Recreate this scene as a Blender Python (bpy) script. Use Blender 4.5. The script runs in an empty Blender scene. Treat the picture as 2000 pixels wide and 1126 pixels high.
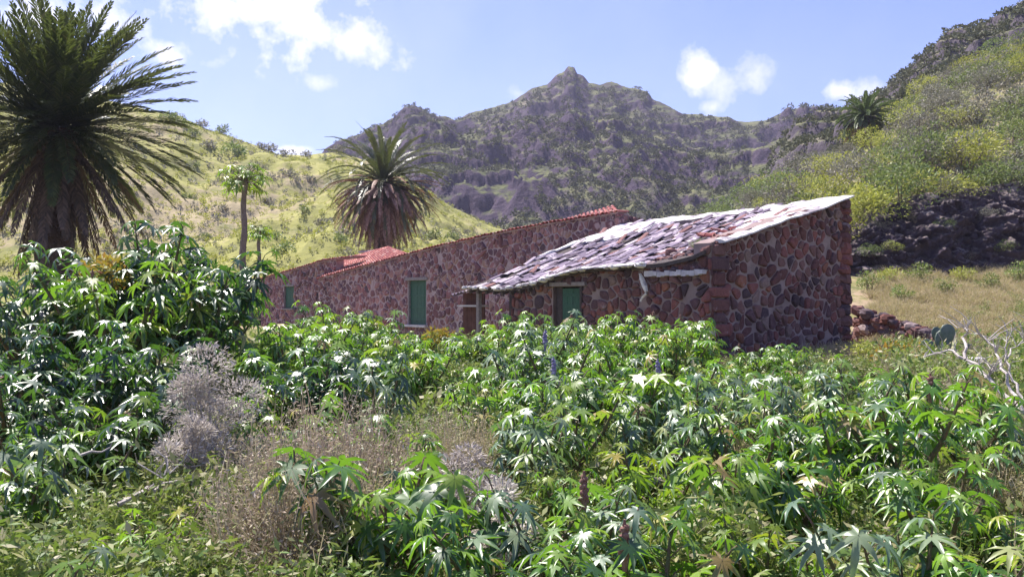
import bpy, math, random
import numpy as np
from mathutils import Vector, Matrix, noise as mnoise

R = math.radians
S = bpy.context.scene
COL = S.collection

# ------------------------------------------------------------------ camera
FPX = 1732.0            # focal length in pixels of the 2000 px wide photograph
HZ = 590.0              # row of the eye level
PITCH = math.atan((HZ - 563.0) / FPX)
cd = bpy.data.cameras.new('camera'); cam = bpy.data.objects.new('camera', cd); COL.objects.link(cam)
cd.sensor_width = 36.0; cd.lens = 36.0 * FPX / 2000.0
cd.clip_start = 0.05; cd.clip_end = 3000.0
cam.location = (0, 0, 0); cam.rotation_euler = (R(90) + PITCH, 0, 0)
S.camera = cam

# ------------------------------------------------------------------ light
SUN_EL, SUN_AZ = 60.0, -38.0     # azimuth measured from +Y (ahead) towards +X; negative = left
sd = Vector((math.sin(R(SUN_AZ)) * math.cos(R(SUN_EL)), math.cos(R(SUN_AZ)) * math.cos(R(SUN_EL)), math.sin(R(SUN_EL))))
sl = bpy.data.lights.new('sun', 'SUN'); sun = bpy.data.objects.new('sun', sl); COL.objects.link(sun)
sl.energy = 5.0; sl.angle = R(0.53); sl.color = (1.0, 0.95, 0.88)
sun.rotation_euler = sd.to_track_quat('Z', 'Y').to_euler(); sun.location = (-20, 10, 60)

S.view_settings.view_transform = 'Standard'; S.view_settings.look = 'None'
S.view_settings.exposure = 0.95; S.view_settings.gamma = 1.0
S.cycles.max_bounces = 8; S.cycles.transparent_max_bounces = 8
S.cycles.volume_bounces = 0

W = bpy.data.worlds.new('World'); S.world = W; W.use_nodes = True
nt = W.node_tree; N = nt.nodes; L = nt.links; N.clear()

def nn(tree, typ, **kw):
    n = tree.nodes.new(typ)
    for k, v in kw.items():
        if k.startswith('i_'):
            n.inputs[int(k[2:])].default_value = v
        else:
            setattr(n, k, v)
    return n

def mth(tree, op, a, b=None, c=None, clamp=False):
    n = tree.nodes.new('ShaderNodeMath'); n.operation = op; n.use_clamp = clamp
    for i, v in enumerate((a, b, c)):
        if v is None: continue
        if isinstance(v, (int, float)): n.inputs[i].default_value = v
        else: tree.links.new(v, n.inputs[i])
    return n.outputs[0]

def build_world():
    sky = nn(nt, 'ShaderNodeTexSky', sky_type='NISHITA', sun_disc=False, sun_elevation=R(SUN_EL),
             sun_rotation=R(SUN_AZ), altitude=300.0, air_density=1.0, dust_density=1.2, ozone_density=2.2)
    tint = nn(nt, 'ShaderNodeMix', data_type='RGBA', blend_type='MULTIPLY'); tint.inputs[0].default_value = 1.0
    L.new(sky.outputs[0], tint.inputs[6]); tint.inputs[7].default_value = (0.86, 0.82, 1.18, 1)
    tc = nn(nt, 'ShaderNodeTexCoord')
    sep = nn(nt, 'ShaderNodeSeparateXYZ'); L.new(tc.outputs['Generated'], sep.inputs[0])
    yy = mth(nt, 'MAXIMUM', mth(nt, 'ABSOLUTE', sep.outputs[1]), 0.05)
    U = mth(nt, 'DIVIDE', sep.outputs[0], yy); V = mth(nt, 'DIVIDE', sep.outputs[2], yy)
    nz = nn(nt, 'ShaderNodeTexNoise'); nz.inputs['Scale'].default_value = 22.0
    nz.inputs['Detail'].default_value = 9.0; nz.inputs['Roughness'].default_value = 0.62
    L.new(tc.outputs['Generated'], nz.inputs['Vector'])
    nz2 = nn(nt, 'ShaderNodeTexNoise'); nz2.inputs['Scale'].default_value = 5.0
    nz2.inputs['Detail'].default_value = 7.0; nz2.inputs['Roughness'].default_value = 0.6
    L.new(tc.outputs['Generated'], nz2.inputs['Vector'])
    nd = mth(nt, 'SUBTRACT', nz.outputs[0], 0.5)
    total = None
    clouds = [(520, 10, 150, 50, 1.0), (590, 50, 120, 60, 1.0), (700, 75, 70, 45, .8), (115, 28, 130, 40, .85),
              (338, 106, 42, 24, .85), (412, 124, 30, 16, .45), (612, 160, 34, 17, .5), (574, 294, 46, 11, .9),
              (1372, 140, 34, 38, .7), (1410, 165, 46, 36, .5), (1462, 145, 44, 34, .5), (1392, 208, 20, 17, .6), (1648, 175, 40, 22, .75),
              (1690, 180, 50, 26, .5), (1015, 182, 34, 14, .4)]
    for px, py, a, b, s in clouds:
        u0 = (px - 1000) / FPX; v0 = (HZ - py) / FPX
        du = mth(nt, 'DIVIDE', mth(nt, 'SUBTRACT', U, u0), a * 1.25 / FPX)
        dv = mth(nt, 'DIVIDE', mth(nt, 'SUBTRACT', V, v0), b * 1.25 / FPX)
        d = mth(nt, 'SQRT', mth(nt, 'ADD', mth(nt, 'MULTIPLY', du, du), mth(nt, 'MULTIPLY', dv, dv)))
        e = mth(nt, 'ADD', d, mth(nt, 'MULTIPLY', nd, -4.2))
        m = mth(nt, 'MULTIPLY', mth(nt, 'SUBTRACT', 1.05, e, clamp=True), s * 1.05, clamp=True)
        total = m if total is None else mth(nt, 'MAXIMUM', total, m)
    # thin veil, stronger on the left and low down
    veil = mth(nt, 'MULTIPLY', mth(nt, 'SUBTRACT', nz2.outputs[0], 0.36, clamp=True),
               mth(nt, 'ADD', mth(nt, 'MULTIPLY', U, -0.9), 0.75, clamp=True), clamp=True)
    low = mth(nt, 'MULTIPLY', mth(nt, 'SUBTRACT', 0.34, V, clamp=True), 1.1, clamp=True)
    veil = mth(nt, 'ADD', mth(nt, 'MULTIPLY', veil, 1.0), mth(nt, 'MULTIPLY', low, .6), clamp=True)
    total = mth(nt, 'MAXIMUM', total, mth(nt, 'MULTIPLY', veil, 0.35))
    mix = nn(nt, 'ShaderNodeMix', data_type='RGBA'); L.new(total, mix.inputs[0])
    L.new(tint.outputs[2], mix.inputs[6]); mix.inputs[7].default_value = (7.6, 7.5, 8.4, 1)
    bg = nn(nt, 'ShaderNodeBackground'); bg.inputs[1].default_value = 0.092
    L.new(mix.outputs[2], bg.inputs[0])
    out = nn(nt, 'ShaderNodeOutputWorld'); L.new(bg.outputs[0], out.inputs[0])
build_world()

# ------------------------------------------------------------------ helpers
CA, SA = math.cos(PITCH), math.sin(PITCH)
def P(px, py, d):
    u = (px - 1000.0) / FPX; v = (563.0 - py) / FPX
    y = CA - v * SA; z = SA + v * CA
    return Vector((u / y * d, d, z / y * d))
def ZP(py, d): return P(1000, py, d).z
def lerp(a, b, t): return a + (b - a) * t
def sst(a, b, x):
    t = min(1.0, max(0.0, (x - a) / (b - a))); return t * t * (3 - 2 * t)
def tab(T, x):
    if x <= T[0][0]: return T[0][1]
    for (x0, y0), (x1, y1) in zip(T, T[1:]):
        if x <= x1: return lerp(y0, y1, (x - x0) / (x1 - x0))
    return T[-1][1]
def gz(x, y):
    z = lerp(-2.15, -1.55, sst(6, 21, y))
    z += sst(8.5, 13, x) * min(max(0.0, y - 25.0), 22.0) * 0.195
    z += 0.12 * mnoise.noise(Vector((x * .25, y * .25, 0)))
    return z

def meta(o, label=None, cat=None, group=None, kind=None):
    if label: o['label'] = label
    if cat: o['category'] = cat
    if group: o['group'] = group
    if kind: o['kind'] = kind
    return o
def empty(name, loc=(0, 0, 0), rz=0.0):
    o = bpy.data.objects.new(name, None); COL.objects.link(o)
    o.location = loc; o.rotation_euler = (0, 0, rz); o.empty_display_size = 0.2
    return o
def link_mesh(name, me, mat, parent=None, smooth=False):
    o = bpy.data.objects.new(name, me); COL.objects.link(o)
    if mat: me.materials.append(mat)
    if parent: o.parent = parent
    if smooth: me.polygons.foreach_set('use_smooth', [True] * len(me.polygons))
    return o
class MB:
    def __init__(s): s.v = []; s.f = []
    def add(s, vs, fs):
        n = len(s.v); s.v += [tuple(p) for p in vs]; s.f += [tuple(i + n for i in f) for f in fs]
    def box(s, c, sx, sy, sz, ux=(1, 0, 0), uy=(0, 1, 0), uz=(0, 0, 1)):
        c = Vector(c); ux = Vector(ux) * sx / 2; uy = Vector(uy) * sy / 2; uz = Vector(uz) * sz / 2
        vs = [c + a * ux + b * uy + d * uz for d in (-1, 1) for b in (-1, 1) for a in (-1, 1)]
        s.add(vs, [(0, 2, 3, 1), (4, 5, 7, 6), (0, 1, 5, 4), (2, 6, 7, 3), (0, 4, 6, 2), (1, 3, 7, 5)])
    def tube(s, pts, rads, n=6, cap=True):
        pts = [Vector(p) for p in pts]; rings = []
        for i, p in enumerate(pts):
            d = (pts[min(i + 1, len(pts) - 1)] - pts[max(i - 1, 0)])
            if d.length < 1e-6: d = Vector((0, 0, 1))
            d.normalize()
            a = d.cross(Vector((0.31, 0.17, 0.93)));
            if a.length < .1: a = d.cross(Vector((1, 0, 0)))
            a.normalize(); b = d.cross(a)
            rings.append([p + (a * math.cos(2 * math.pi * k / n) + b * math.sin(2 * math.pi * k / n)) * rads[i] for k in range(n)])
        vs = [q for r in rings for q in r]; fs = []
        for i in range(len(pts) - 1):
            for k in range(n):
                fs.append((i * n + k, i * n + (k + 1) % n, (i + 1) * n + (k + 1) % n, (i + 1) * n + k))
        if cap: fs.append(tuple(range((len(pts) - 1) * n, len(pts) * n)))
        s.add(vs, fs)
    def build(s, name, mat, parent=None, smooth=False):
        me = bpy.data.meshes.new(name); me.from_pydata(s.v, [], s.f); me.update()
        return link_mesh(name, me, mat, parent, smooth)
class NB:   # numpy builder for many equal small shapes
    def __init__(s): s.V = []; s.F = []; s.n = 0
    def add(s, V, F):
        s.V.append(V); s.F.append(F + s.n); s.n += len(V)
    def data(s): return np.concatenate(s.V), s.F
    def mesh(s, name):
        V = np.concatenate(s.V).astype(np.float32)
        sizes = np.concatenate([np.full(len(f), f.shape[1], np.int32) for f in s.F])
        loops = np.concatenate([f.ravel() for f in s.F]).astype(np.int32)
        me = bpy.data.meshes.new(name)
        me.vertices.add(len(V)); me.vertices.foreach_set('co', V.ravel())
        me.loops.add(len(loops)); me.loops.foreach_set('vertex_index', loops)
        me.polygons.add(len(sizes))
        st = np.concatenate([[0], np.cumsum(sizes)[:-1]]).astype(np.int32)
        me.polygons.foreach_set('loop_start', st); me.polygons.foreach_set('loop_total', sizes)
        me.update(calc_edges=True)
        return me
    def build(s, name, mat, parent=None, smooth=False):
        return link_mesh(name, s.mesh(name), mat, parent, smooth)
def copy_tree(o, parent=None):
    c = o.copy(); COL.objects.link(c); c.parent = parent
    for ch in list(o.children): copy_tree(ch, c)
    return c
ORD = ['first', 'second', 'third', 'fourth', 'fifth', 'sixth', 'seventh', 'eighth', 'ninth', 'tenth', 'eleventh', 'twelfth',
       'thirteenth', 'fourteenth', 'fifteenth', 'sixteenth', 'seventeenth', 'eighteenth', 'nineteenth', 'twentieth',
       'twenty-first', 'twenty-second', 'twenty-third', 'twenty-fourth', 'twenty-fifth', 'twenty-sixth', 'twenty-seventh',
       'twenty-eighth', 'twenty-ninth', 'thirtieth', 'thirty-first', 'thirty-second', 'thirty-third', 'thirty-fourth']

# ------------------------------------------------------------------ materials
def mat_new(name):
    m = bpy.data.materials.new(name); m.use_nodes = True
    t = m.node_tree; t.nodes.clear()
    out = t.nodes.new('ShaderNodeOutputMaterial')
    b = t.nodes.new('ShaderNodeBsdfPrincipled'); t.links.new(b.outputs[0], out.inputs[0])
    return m, t, b, out
def ramp(t, fac, stops, interp='LINEAR'):
    r = t.nodes.new('ShaderNodeValToRGB'); r.color_ramp.interpolation = interp
    el = r.color_ramp.elements
    while len(el) > 1: el.remove(el[-1])
    el[0].position = stops[0][0]; el[0].color = (*stops[0][1], 1)
    for p, c in stops[1:]:
        e = el.new(p); e.color = (*c, 1)
    t.links.new(fac, r.inputs[0]); return r.outputs[0]
def noise_n(t, scale, detail=4, rough=.55, coord='Object', dist=0.0):
    tc = t.nodes.new('ShaderNodeTexCoord'); n = t.nodes.new('ShaderNodeTexNoise')
    n.inputs['Scale'].default_value = scale; n.inputs['Detail'].default_value = detail
    n.inputs['Roughness'].default_value = rough; n.inputs['Distortion'].default_value = dist
    t.links.new(tc.outputs[coord], n.inputs['Vector']); return n.outputs[0]
def mixc(t, f, a, b, blend='MIX'):
    m = t.nodes.new('ShaderNodeMix'); m.data_type = 'RGBA'; m.blend_type = blend
    for i, v in ((0, f), (6, a), (7, b)):
        if isinstance(v, (int, float)): m.inputs[i].default_value = v
        elif isinstance(v, tuple): m.inputs[i].default_value = (*v, 1)
        else: t.links.new(v, m.inputs[i])
    return m.outputs[2]
def bump(t, b, h, strength=.5, dist=.02):
    n = t.nodes.new('ShaderNodeBump'); n.inputs['Strength'].default_value = strength
    n.inputs['Distance'].default_value = dist
    t.links.new(h, n.inputs['Height']); t.links.new(n.outputs[0], b.inputs['Normal'])

def leaf_mat(name, stops, rough=.4, spec=.5, trans=.3, tcol=(.25, .42, .05), objvar=.25):
    m, t, b, out = mat_new(name)
    g = t.nodes.new('ShaderNodeNewGeometry'); oi = t.nodes.new('ShaderNodeObjectInfo')
    f = mth(t, 'FRACT', mth(t, 'ADD', g.outputs['Random Per Island'], oi.outputs['Random']))
    c = ramp(t, f, stops)
    hs = t.nodes.new('ShaderNodeHueSaturation'); t.links.new(c, hs.inputs['Color'])
    t.links.new(mth(t, 'ADD', mth(t, 'MULTIPLY', oi.outputs['Random'], objvar), 1 - objvar * .5), hs.inputs['Value'])
    t.links.new(mth(t, 'ADD', mth(t, 'MULTIPLY', oi.outputs['Random'], .03), .485), hs.inputs['Hue'])
    t.links.new(hs.outputs[0], b.inputs['Base Color'])
    b.inputs['Roughness'].default_value = rough; b.inputs['Specular IOR Level'].default_value = spec
    if trans > 0:
        tr = t.nodes.new('ShaderNodeBsdfTranslucent')
        t.links.new(mixc(t, .6, hs.outputs[0], tcol), tr.inputs[0])
        mx = t.nodes.new('ShaderNodeMixShader'); mx.inputs[0].default_value = trans
        t.links.new(b.outputs[0], mx.inputs[1]); t.links.new(tr.outputs[0], mx.inputs[2])
        t.links.new(mx.outputs[0], out.inputs[0])
    return m
def plain_mat(name, a, b2, scale=8, rough=.85, bs=.4, spec=.3, metal=0.0, bd=.02):
    m, t, b, out = mat_new(name)
    n = noise_n(t, scale, 6, .6)
    t.links.new(mixc(t, ramp(t, n, [(.35, (0, 0, 0)), (.65, (1, 1, 1))]), a, b2), b.inputs['Base Color'])
    b.inputs['Roughness'].default_value = rough; b.inputs['Specular IOR Level'].default_value = spec
    b.inputs['Metallic'].default_value = metal
    bump(t, b, noise_n(t, scale * 4, 5), bs, bd)
    return m
def stone_mat(name, stops, white=None, smear=(.52, .45, .44)):
    m, t, b, out = mat_new(name)
    g = t.nodes.new('ShaderNodeNewGeometry')
    c = ramp(t, g.outputs['Random Per Island'], stops, 'CONSTANT')
    n = noise_n(t, 14, 6, .65)
    c = mixc(t, .55, c, ramp(t, n, [(.3, (.45, .42, .45)), (.7, (1.35, 1.3, 1.28))]), 'MULTIPLY')
    big = noise_n(t, .8, 4, .6)
    c = mixc(t, .6, c, ramp(t, big, [(.35, (.62, .58, .62)), (.65, (1.15, 1.12, 1.1))]), 'MULTIPLY')
    if white is not None:
        w = ramp(t, noise_n(t, 3.2, 7, .7), [(.62 - white, (0, 0, 0)), (.68 - white, (1, 1, 1))])
        c = mixc(t, w, c, smear)
    t.links.new(c, b.inputs['Base Color']); b.inputs['Roughness'].default_value = .9
    b.inputs['Specular IOR Level'].default_value = .2
    bump(t, b, n, .7, .03)
    return m
def terrain_mat(name, rock, soil, greens, gscale, slope=(.62, .82), big=.02, bumpd=.5, gbias=0.0):
    """rock shows where the ground is steep, plants and soil where it is gentle"""
    m, t, b, out = mat_new(name)
    g = t.nodes.new('ShaderNodeNewGeometry'); sp = t.nodes.new('ShaderNodeSeparateXYZ')
    t.links.new(g.outputs['Normal'], sp.inputs[0])
    n1 = noise_n(t, gscale, 7, .65); n2 = noise_n(t, big, 5, .6); n3 = noise_n(t, gscale * 4, 6, .7)
    gc = ramp(t, n1, [(.30, greens[0]), (.46, greens[1]), (.58, greens[2]), (.72, greens[3])])
    so = ramp(t, mth(t, 'ADD', n2, mth(t, 'MULTIPLY', mth(t, 'SUBTRACT', n3, .5), .5)),
              [(.52 + gbias, (0, 0, 0)), (.62 + gbias, (1, 1, 1))])
    c = mixc(t, so, gc, soil)
    rk = mixc(t, n3, tuple(x * .55 for x in rock), tuple(x * 1.5 for x in rock))
    s = mth(t, 'ADD', sp.outputs[2], mth(t, 'MULTIPLY', mth(t, 'SUBTRACT', n1, .5), .5))
    f = ramp(t, s, [(slope[0], (0, 0, 0)), (slope[1], (1, 1, 1))])
    c = mixc(t, f, rk, c)
    t.links.new(c, b.inputs['Base Color']); b.inputs['Roughness'].default_value = .95
    b.inputs['Specular IOR Level'].default_value = .1
    bump(t, b, n3, .8, bumpd)
    return m

M = {}
M['castor'] = leaf_mat('castor_leaf', [(0, (.022, .065, .018)), (.2, (.04, .11, .020)), (.4, (.08, .19, .024)), (.6, (.15, .27, .026)),
                                       (.85, (.22, .33, .03)), (.93, (.34, .36, .05)), (.955, (.42, .32, .08)), (1, (.20, .11, .05))], .40, .95, .36, (.28, .56, .03))
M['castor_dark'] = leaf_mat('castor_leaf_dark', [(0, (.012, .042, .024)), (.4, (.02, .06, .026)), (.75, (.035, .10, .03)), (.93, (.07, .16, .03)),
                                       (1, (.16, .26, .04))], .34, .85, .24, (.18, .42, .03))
M['castor_pale'] = leaf_mat('castor_leaf_pale', [(0, (.05, .11, .06)), (.3, (.09, .16, .09)), (.6, (.15, .22, .12)), (.85, (.22, .28, .15)), (1, (.28, .30, .10))], .42, .9, .28, (.25, .45, .08))
M['castor_young'] = leaf_mat('castor_leaf_young', [(0, (.09, .20, .02)), (.5, (.15, .27, .02)), (.8, (.24, .31, .03)), (1, (.35, .28, .04))],
                             .42, .5, .38, (.36, .60, .03))
M['orange_leaf'] = leaf_mat('orange_leaf', [(0, (.10, .17, .03)), (.45, (.24, .25, .03)), (.75, (.40, .24, .04)), (1, (.22, .06, .04))], .5, .4, .35, (.5, .35, .05))
M['stem'] = plain_mat('green_stem', (.10, .13, .05), (.17, .09, .07), 20, .6)
M['wood'] = plain_mat('bark', (.14, .10, .085), (.24, .19, .16), 14, .9)
M['dead_wood'] = plain_mat('bleached_wood', (.36, .31, .29), (.56, .50, .46), 10, .85)
M['seed'] = plain_mat('seed_head', (.20, .07, .07), (.28, .18, .12), 30, .8)
M['purple'] = plain_mat('purple_flower', (.20, .16, .30), (.36, .32, .45), 30, .7)
M['weed'] = leaf_mat('weed_leaf', [(0, (.07, .13, .02)), (.35, (.13, .20, .04)), (.6, (.22, .26, .07)), (.8, (.33, .31, .13)), (1, (.44, .38, .25))], .55, .4, .3, (.3, .42, .06))
M['dry'] = leaf_mat('dry_twig', [(0, (.24, .20, .12)), (.3, (.34, .26, .19)), (.6, (.48, .38, .30)), (.8, (.30, .32, .12)), (1, (.62, .52, .44))], .8, .2, .2, (.5, .4, .3))
M['grey_shrub'] = leaf_mat('grey_shrub', [(0, (.30, .26, .22)), (.4, (.44, .39, .34)), (.75, (.58, .52, .46)), (1, (.70, .64, .58))], .8, .2, .25, (.6, .55, .5))
M['straw'] = leaf_mat('straw', [(0, (.22, .26, .06)), (.35, (.36, .33, .14)), (.65, (.48, .38, .24)), (1, (.62, .52, .40))], .7, .2, .35, (.6, .5, .25))
M['hill_shrub'] = leaf_mat('hill_shrub', [(0, (.07, .11, .04)), (.4, (.12, .17, .05)), (.75, (.19, .23, .07)), (1, (.30, .31, .14))], .6, .3, .25, (.3, .38, .08), .5)
M['mount_scrub'] = leaf_mat('mountain_scrub', [(0, (.065, .075, .05)), (.5, (.12, .125, .07)), (1, (.20, .19, .12))], .8, .1, .1, (.2, .22, .1), .5)
M['hill_yellow'] = leaf_mat('yellow_shrub', [(0, (.20, .23, .05)), (.4, (.32, .33, .07)), (.75, (.42, .42, .09)), (1, (.50, .45, .18))], .6, .3, .3, (.45, .5, .06), .7)
M['hill_grey'] = leaf_mat('grey_scrub', [(0, (.14, .14, .11)), (.5, (.24, .23, .18)), (1, (.38, .34, .28))], .7, .2, .15, (.3, .3, .2), .4)
M['palm'] = leaf_mat('palm_leaf', [(0, (.025, .045, .020)), (.5, (.050, .070, .022)), (.85, (.09, .11, .03)), (1, (.15, .14, .06))], .38, .8, .18, (.22, .28, .05), .0)
M['palm_dead'] = leaf_mat('dead_palm_leaf', [(0, (.12, .05, .045)), (.5, (.30, .13, .10)), (1, (.48, .28, .22))], .6, .4, .12, (.35, .2, .12), .0)
M['palm_dead_dark'] = leaf_mat('dark_dead_palm_leaf', [(0, (.05, .035, .03)), (.5, (.11, .07, .05)), (1, (.2, .12, .09))], .6, .4, .1, (.2, .12, .08), .0)
M['palm_pale'] = leaf_mat('pale_palm_leaf', [(0, (.07, .11, .05)), (.5, (.12, .17, .07)), (1, (.2, .24, .11))], .5, .4, .25, (.25, .35, .1), .0)
M['trunk'] = plain_mat('palm_trunk', (.09, .06, .05), (.17, .11, .085), 6, .95, 1.0, .2, 0, .08)
M['mortar_pink'] = plain_mat('pink_mortar', (.34, .24, .25), (.46, .35, .35), 5, .95, .6, .15)
M['mortar_grey'] = plain_mat('grey_mortar', (.23, .17, .16), (.33, .25, .235), 2.5, .95, .7, .15)
M['stones_long'] = stone_mat('long_house_stone', [(0, (.22, .105, .11)), (.2, (.32, .15, .15)), (.42, (.18, .10, .12)), (.58, (.36, .20, .19)), (.74, (.22, .12, .13)),
                                                 (.89, (.11, .07, .085)), (.93, (.38, .24, .19))], .07, (.44, .31, .31))
M['stones_ruin'] = stone_mat('ruin_stone', [(0, (.15, .07, .065)), (.22, (.23, .095, .085)), (.42, (.13, .075, .08)), (.58, (.20, .11, .10)), (.80, (.08, .055, .065)),
                                           (.87, (.27, .12, .08)), (.92, (.24, .17, .15))], .0, (.30, .23, .22))
M['rubble'] = stone_mat('rubble_stone', [(0, (.16, .07, .06)), (.3, (.22, .12, .11)), (.6, (.12, .09, .10)), (.85, (.34, .27, .26))])
M['red_tile'] = stone_mat('red_tile', [(0, (.34, .11, .10)), (.3, (.44, .17, .14)), (.6, (.30, .09, .09)), (.85, (.50, .28, .24))], .03)
M['old_tile'] = stone_mat('weathered_tile', [(0, (.20, .165, .22)), (.25, (.29, .24, .31)), (.45, (.13, .10, .13)), (.68, (.40, .34, .40)), (.82, (.26, .14, .13)), (.9, (.52, .46, .48))], .045, (.62, .58, .60))
M['white'] = plain_mat('white_mortar', (.80, .77, .72), (.62, .58, .54), 3, .9, .8, .3, 0, .05)
def white_mat():
    m, t, b, out = mat_new('lime_mortar')
    c = ramp(t, noise_n(t, 1.7, 8, .7), [(.38, (.26, .22, .25)), (.46, (.56, .52, .52)), (.52, (.80, .77, .73))])
    c = mixc(t, .5, c, ramp(t, noise_n(t, 11, 6, .7), [(.35, (.5, .48, .5)), (.6, (1.1, 1.1, 1.1))]), 'MULTIPLY')
    t.links.new(c, b.inputs['Base Color']); b.inputs['Roughness'].default_value = .95
    bump(t, b, noise_n(t, 9, 7, .7), .9, .06)
    return m
M['white'] = white_mat()
def paint_mat():
    m, t, b, out = mat_new('peeling_green_paint')
    tc = t.nodes.new('ShaderNodeTexCoord'); mp = t.nodes.new('ShaderNodeMapping'); mp.inputs['Scale'].default_value = (5, 5, .8); t.links.new(tc.outputs['Object'], mp.inputs[0])
    n = t.nodes.new('ShaderNodeTexNoise'); n.inputs['Scale'].default_value = 5; n.inputs['Detail'].default_value = 8; n.inputs['Roughness'].default_value = .7; t.links.new(mp.outputs[0], n.inputs['Vector'])
    c = ramp(t, n.outputs[0], [(.30, (.006, .045, .028)), (.5, (.014, .085, .05)), (.64, (.03, .12, .07)), (.69, (.16, .14, .11))])
    t.links.new(c, b.inputs['Base Color']); b.inputs['Roughness'].default_value = .6; bump(t, b, n.outputs[0], .5, .01)
    return m
M['green_paint_old'] = plain_mat('green_paint', (.012, .075, .045), (.02, .11, .06), 6, .55, .2)
M['green_paint'] = paint_mat()
M['grey_frame'] = plain_mat('grey_wood', (.20, .17, .17), (.30, .26, .26), 12, .8)
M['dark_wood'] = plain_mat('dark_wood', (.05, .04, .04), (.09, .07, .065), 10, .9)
M['red_board'] = plain_mat('red_board', (.07, .025, .02), (.11, .045, .035), 5, .8)
M['plaster'] = plain_mat('lime_plaster', (.42, .39, .42), (.66, .62, .64), 4, .9, .6)
M['cactus'] = plain_mat('cactus_skin', (.07, .11, .08), (.14, .17, .13), 9, .5, .3, .5)
M['ground'] = terrain_mat('ground_soil', (.16, .12, .11), (.34, .25, .17), [(.07, .09, .03), (.14, .15, .05), (.24, .21, .09), (.36, .28, .17)], 1.2, (.3, .5), .12, .06)
M['left_hill'] = terrain_mat('green_slope', (.15, .12, .12), (.34, .28, .17), [(.16, .165, .075), (.27, .265, .085), (.34, .325, .11), (.42, .37, .19)], .16, (.35, .55), .03, .4, .0)
M['near_hill'] = terrain_mat('shrub_slope', (.13, .10, .11), (.28, .23, .15), [(.05, .06, .03), (.12, .14, .04), (.2, .21, .06), (.3, .27, .13)], .35, (.45, .7), .06, .3)
M['ridge'] = terrain_mat('rocky_ridge', (.09, .075, .09), (.20, .18, .13), [(.07, .085, .05), (.12, .135, .06), (.17, .17, .085), (.24, .215, .14)], .11, (.70, .88), .03, .9)
M['mountain'] = terrain_mat('mountain_rock', (.075, .055, .082), (.18, .155, .115), [(.05, .065, .04), (.10, .11, .05), (.155, .16, .075), (.23, .21, .12)], .06, (.72, .90), .012, 2.5)
M['cliff'] = terrain_mat('dark_cliff', (.10, .075, .095), (.26, .21, .20), [(.06, .06, .05), (.12, .10, .09), (.26, .21, .20), (.40, .34, .33)], .9, (.35, .75), .2, .25)

# ------------------------------------------------------------------ terrain
def fbm(x, y, z, o=5, H=.9, lac=2.1): return mnoise.fractal(Vector((x, y, z)), H, lac, o)
def ridged(x, y, z, o=5): return mnoise.ridged_multi_fractal(Vector((x, y, z)), .9, 2.1, o, 1.0, 2.0)
HILLS = {}
def fan_hill(name, px0, px1, nc, nr, D0, D1, foot, crest, amp, nfun, mat, prof=1.0, back=.35, terr=None):
    """terrain between a foot line and a crest line: real ground, fanned out from the valley"""
    V = np.zeros(((nr + 1) * (nc + 1), 3)); k = 0
    def height(px, t):
        u = (px - 1000.0) / FPX; d = lerp(D0, D1, t)
        zf = ZP(tab(foot, px), D0); zc = ZP(tab(crest, px), D1)
        if t <= 1: z = lerp(zf, zc, t ** prof)
        else: z = zc - (t - 1) * (D1 - D0) * .9
        x = u * d
        z += nfun(x, d) * amp * (sst(0, .12, t) * (1 - .72 * sst(.72, .98, t)))
        if terr and t < 1.1:
            bnd, mixf = terr; q = z / bnd + 1.1 * fbm(x / bnd * .16, d / bnd * .16, 3, 4); fl = math.floor(q); fr = q - fl
            z += bnd * (sst(.32, .60, fr) - fr) * mixf * sst(0, .12, t) * (1 - .8 * sst(.8, 1, t)) * sst(-.25, .25, fbm(x / bnd * .25, d / bnd * .25, 8, 3))
        return x, d, z
    for j in range(nr + 1):
        t = (1 + back) * j / nr
        for i in range(nc + 1):
            V[k] = height(px0 + (px1 - px0) * i / nc, t); k += 1
    a = (np.arange(nr)[:, None] * (nc + 1) + np.arange(nc)[None, :]).ravel()
    b = NB(); b.add(V, np.stack([a, a + 1, a + nc + 2, a + nc + 1], 1))
    o = b.build(name, mat, None, True); meta(o, kind='structure')
    HILLS[name] = height
    return o

def build_ground():
    b = NB(); xs = np.concatenate([np.linspace(-380, -60, 20), np.linspace(-56, 56, 150), np.linspace(60, 380, 20)])
    ys = np.concatenate([np.linspace(-50, -4, 8), np.linspace(0, 64, 110), np.linspace(70, 540, 24)])
    V = np.array([(x, y, gz(x, y) - (2.0 if y > 66 else 0)) for y in ys for x in xs]); n = len(xs)
    a = (np.arange(len(ys) - 1)[:, None] * n + np.arange(n - 1)[None, :]).ravel()
    b.add(V, np.stack([a, a + 1, a + n + 1, a + n], 1))
    meta(b.build('ground', M['ground'], None, True), kind='structure')
build_ground()

fan_hill('hill', -700, 1100, 320, 150, 60, 150,
         [(-700, 620), (400, 612), (800, 600), (1100, 600)],
         [(-700, 90), (0, 165), (200, 195), (300, 216), (345, 222), (400, 250), (450, 264), (540, 298), (600, 304), (660, 298), (740, 318), (800, 350), (850, 392), (950, 440), (1030, 475), (1100, 500)],
         1.0, lambda x, y: fbm(x * .05, y * .05, 2) * 2.4 + fbm(x * .3, y * .3, 7, 4) * .6 + (ridged(x * .09, y * .05, 3, 4) - 1) * .8, M['left_hill'], .95)
def mt_noise(x, y):
    # gullies running down the mountain and bands of cliff
    w = fbm(x * .012, y * .012, 5, 4) * 18
    r = ridged((x + w) * .016, (y + w * .4) * .009, 1.3, 6)
    r2 = ridged(x * .045 + 3, y * .045, 2.7, 5); vd = mnoise.voronoi(Vector((x * .035, y * .035, 0)))[0][0]
    return (ridged(x * .008 + 2, y * .006, 4.2, 3) - 1.0) * 13 + (r - 1.1) * 8 + (r2 - 1.1) * 3.4 + max(0, .45 - vd) * 9 + fbm(x * .12, y * .12, 3, 5) * 1.8
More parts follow.
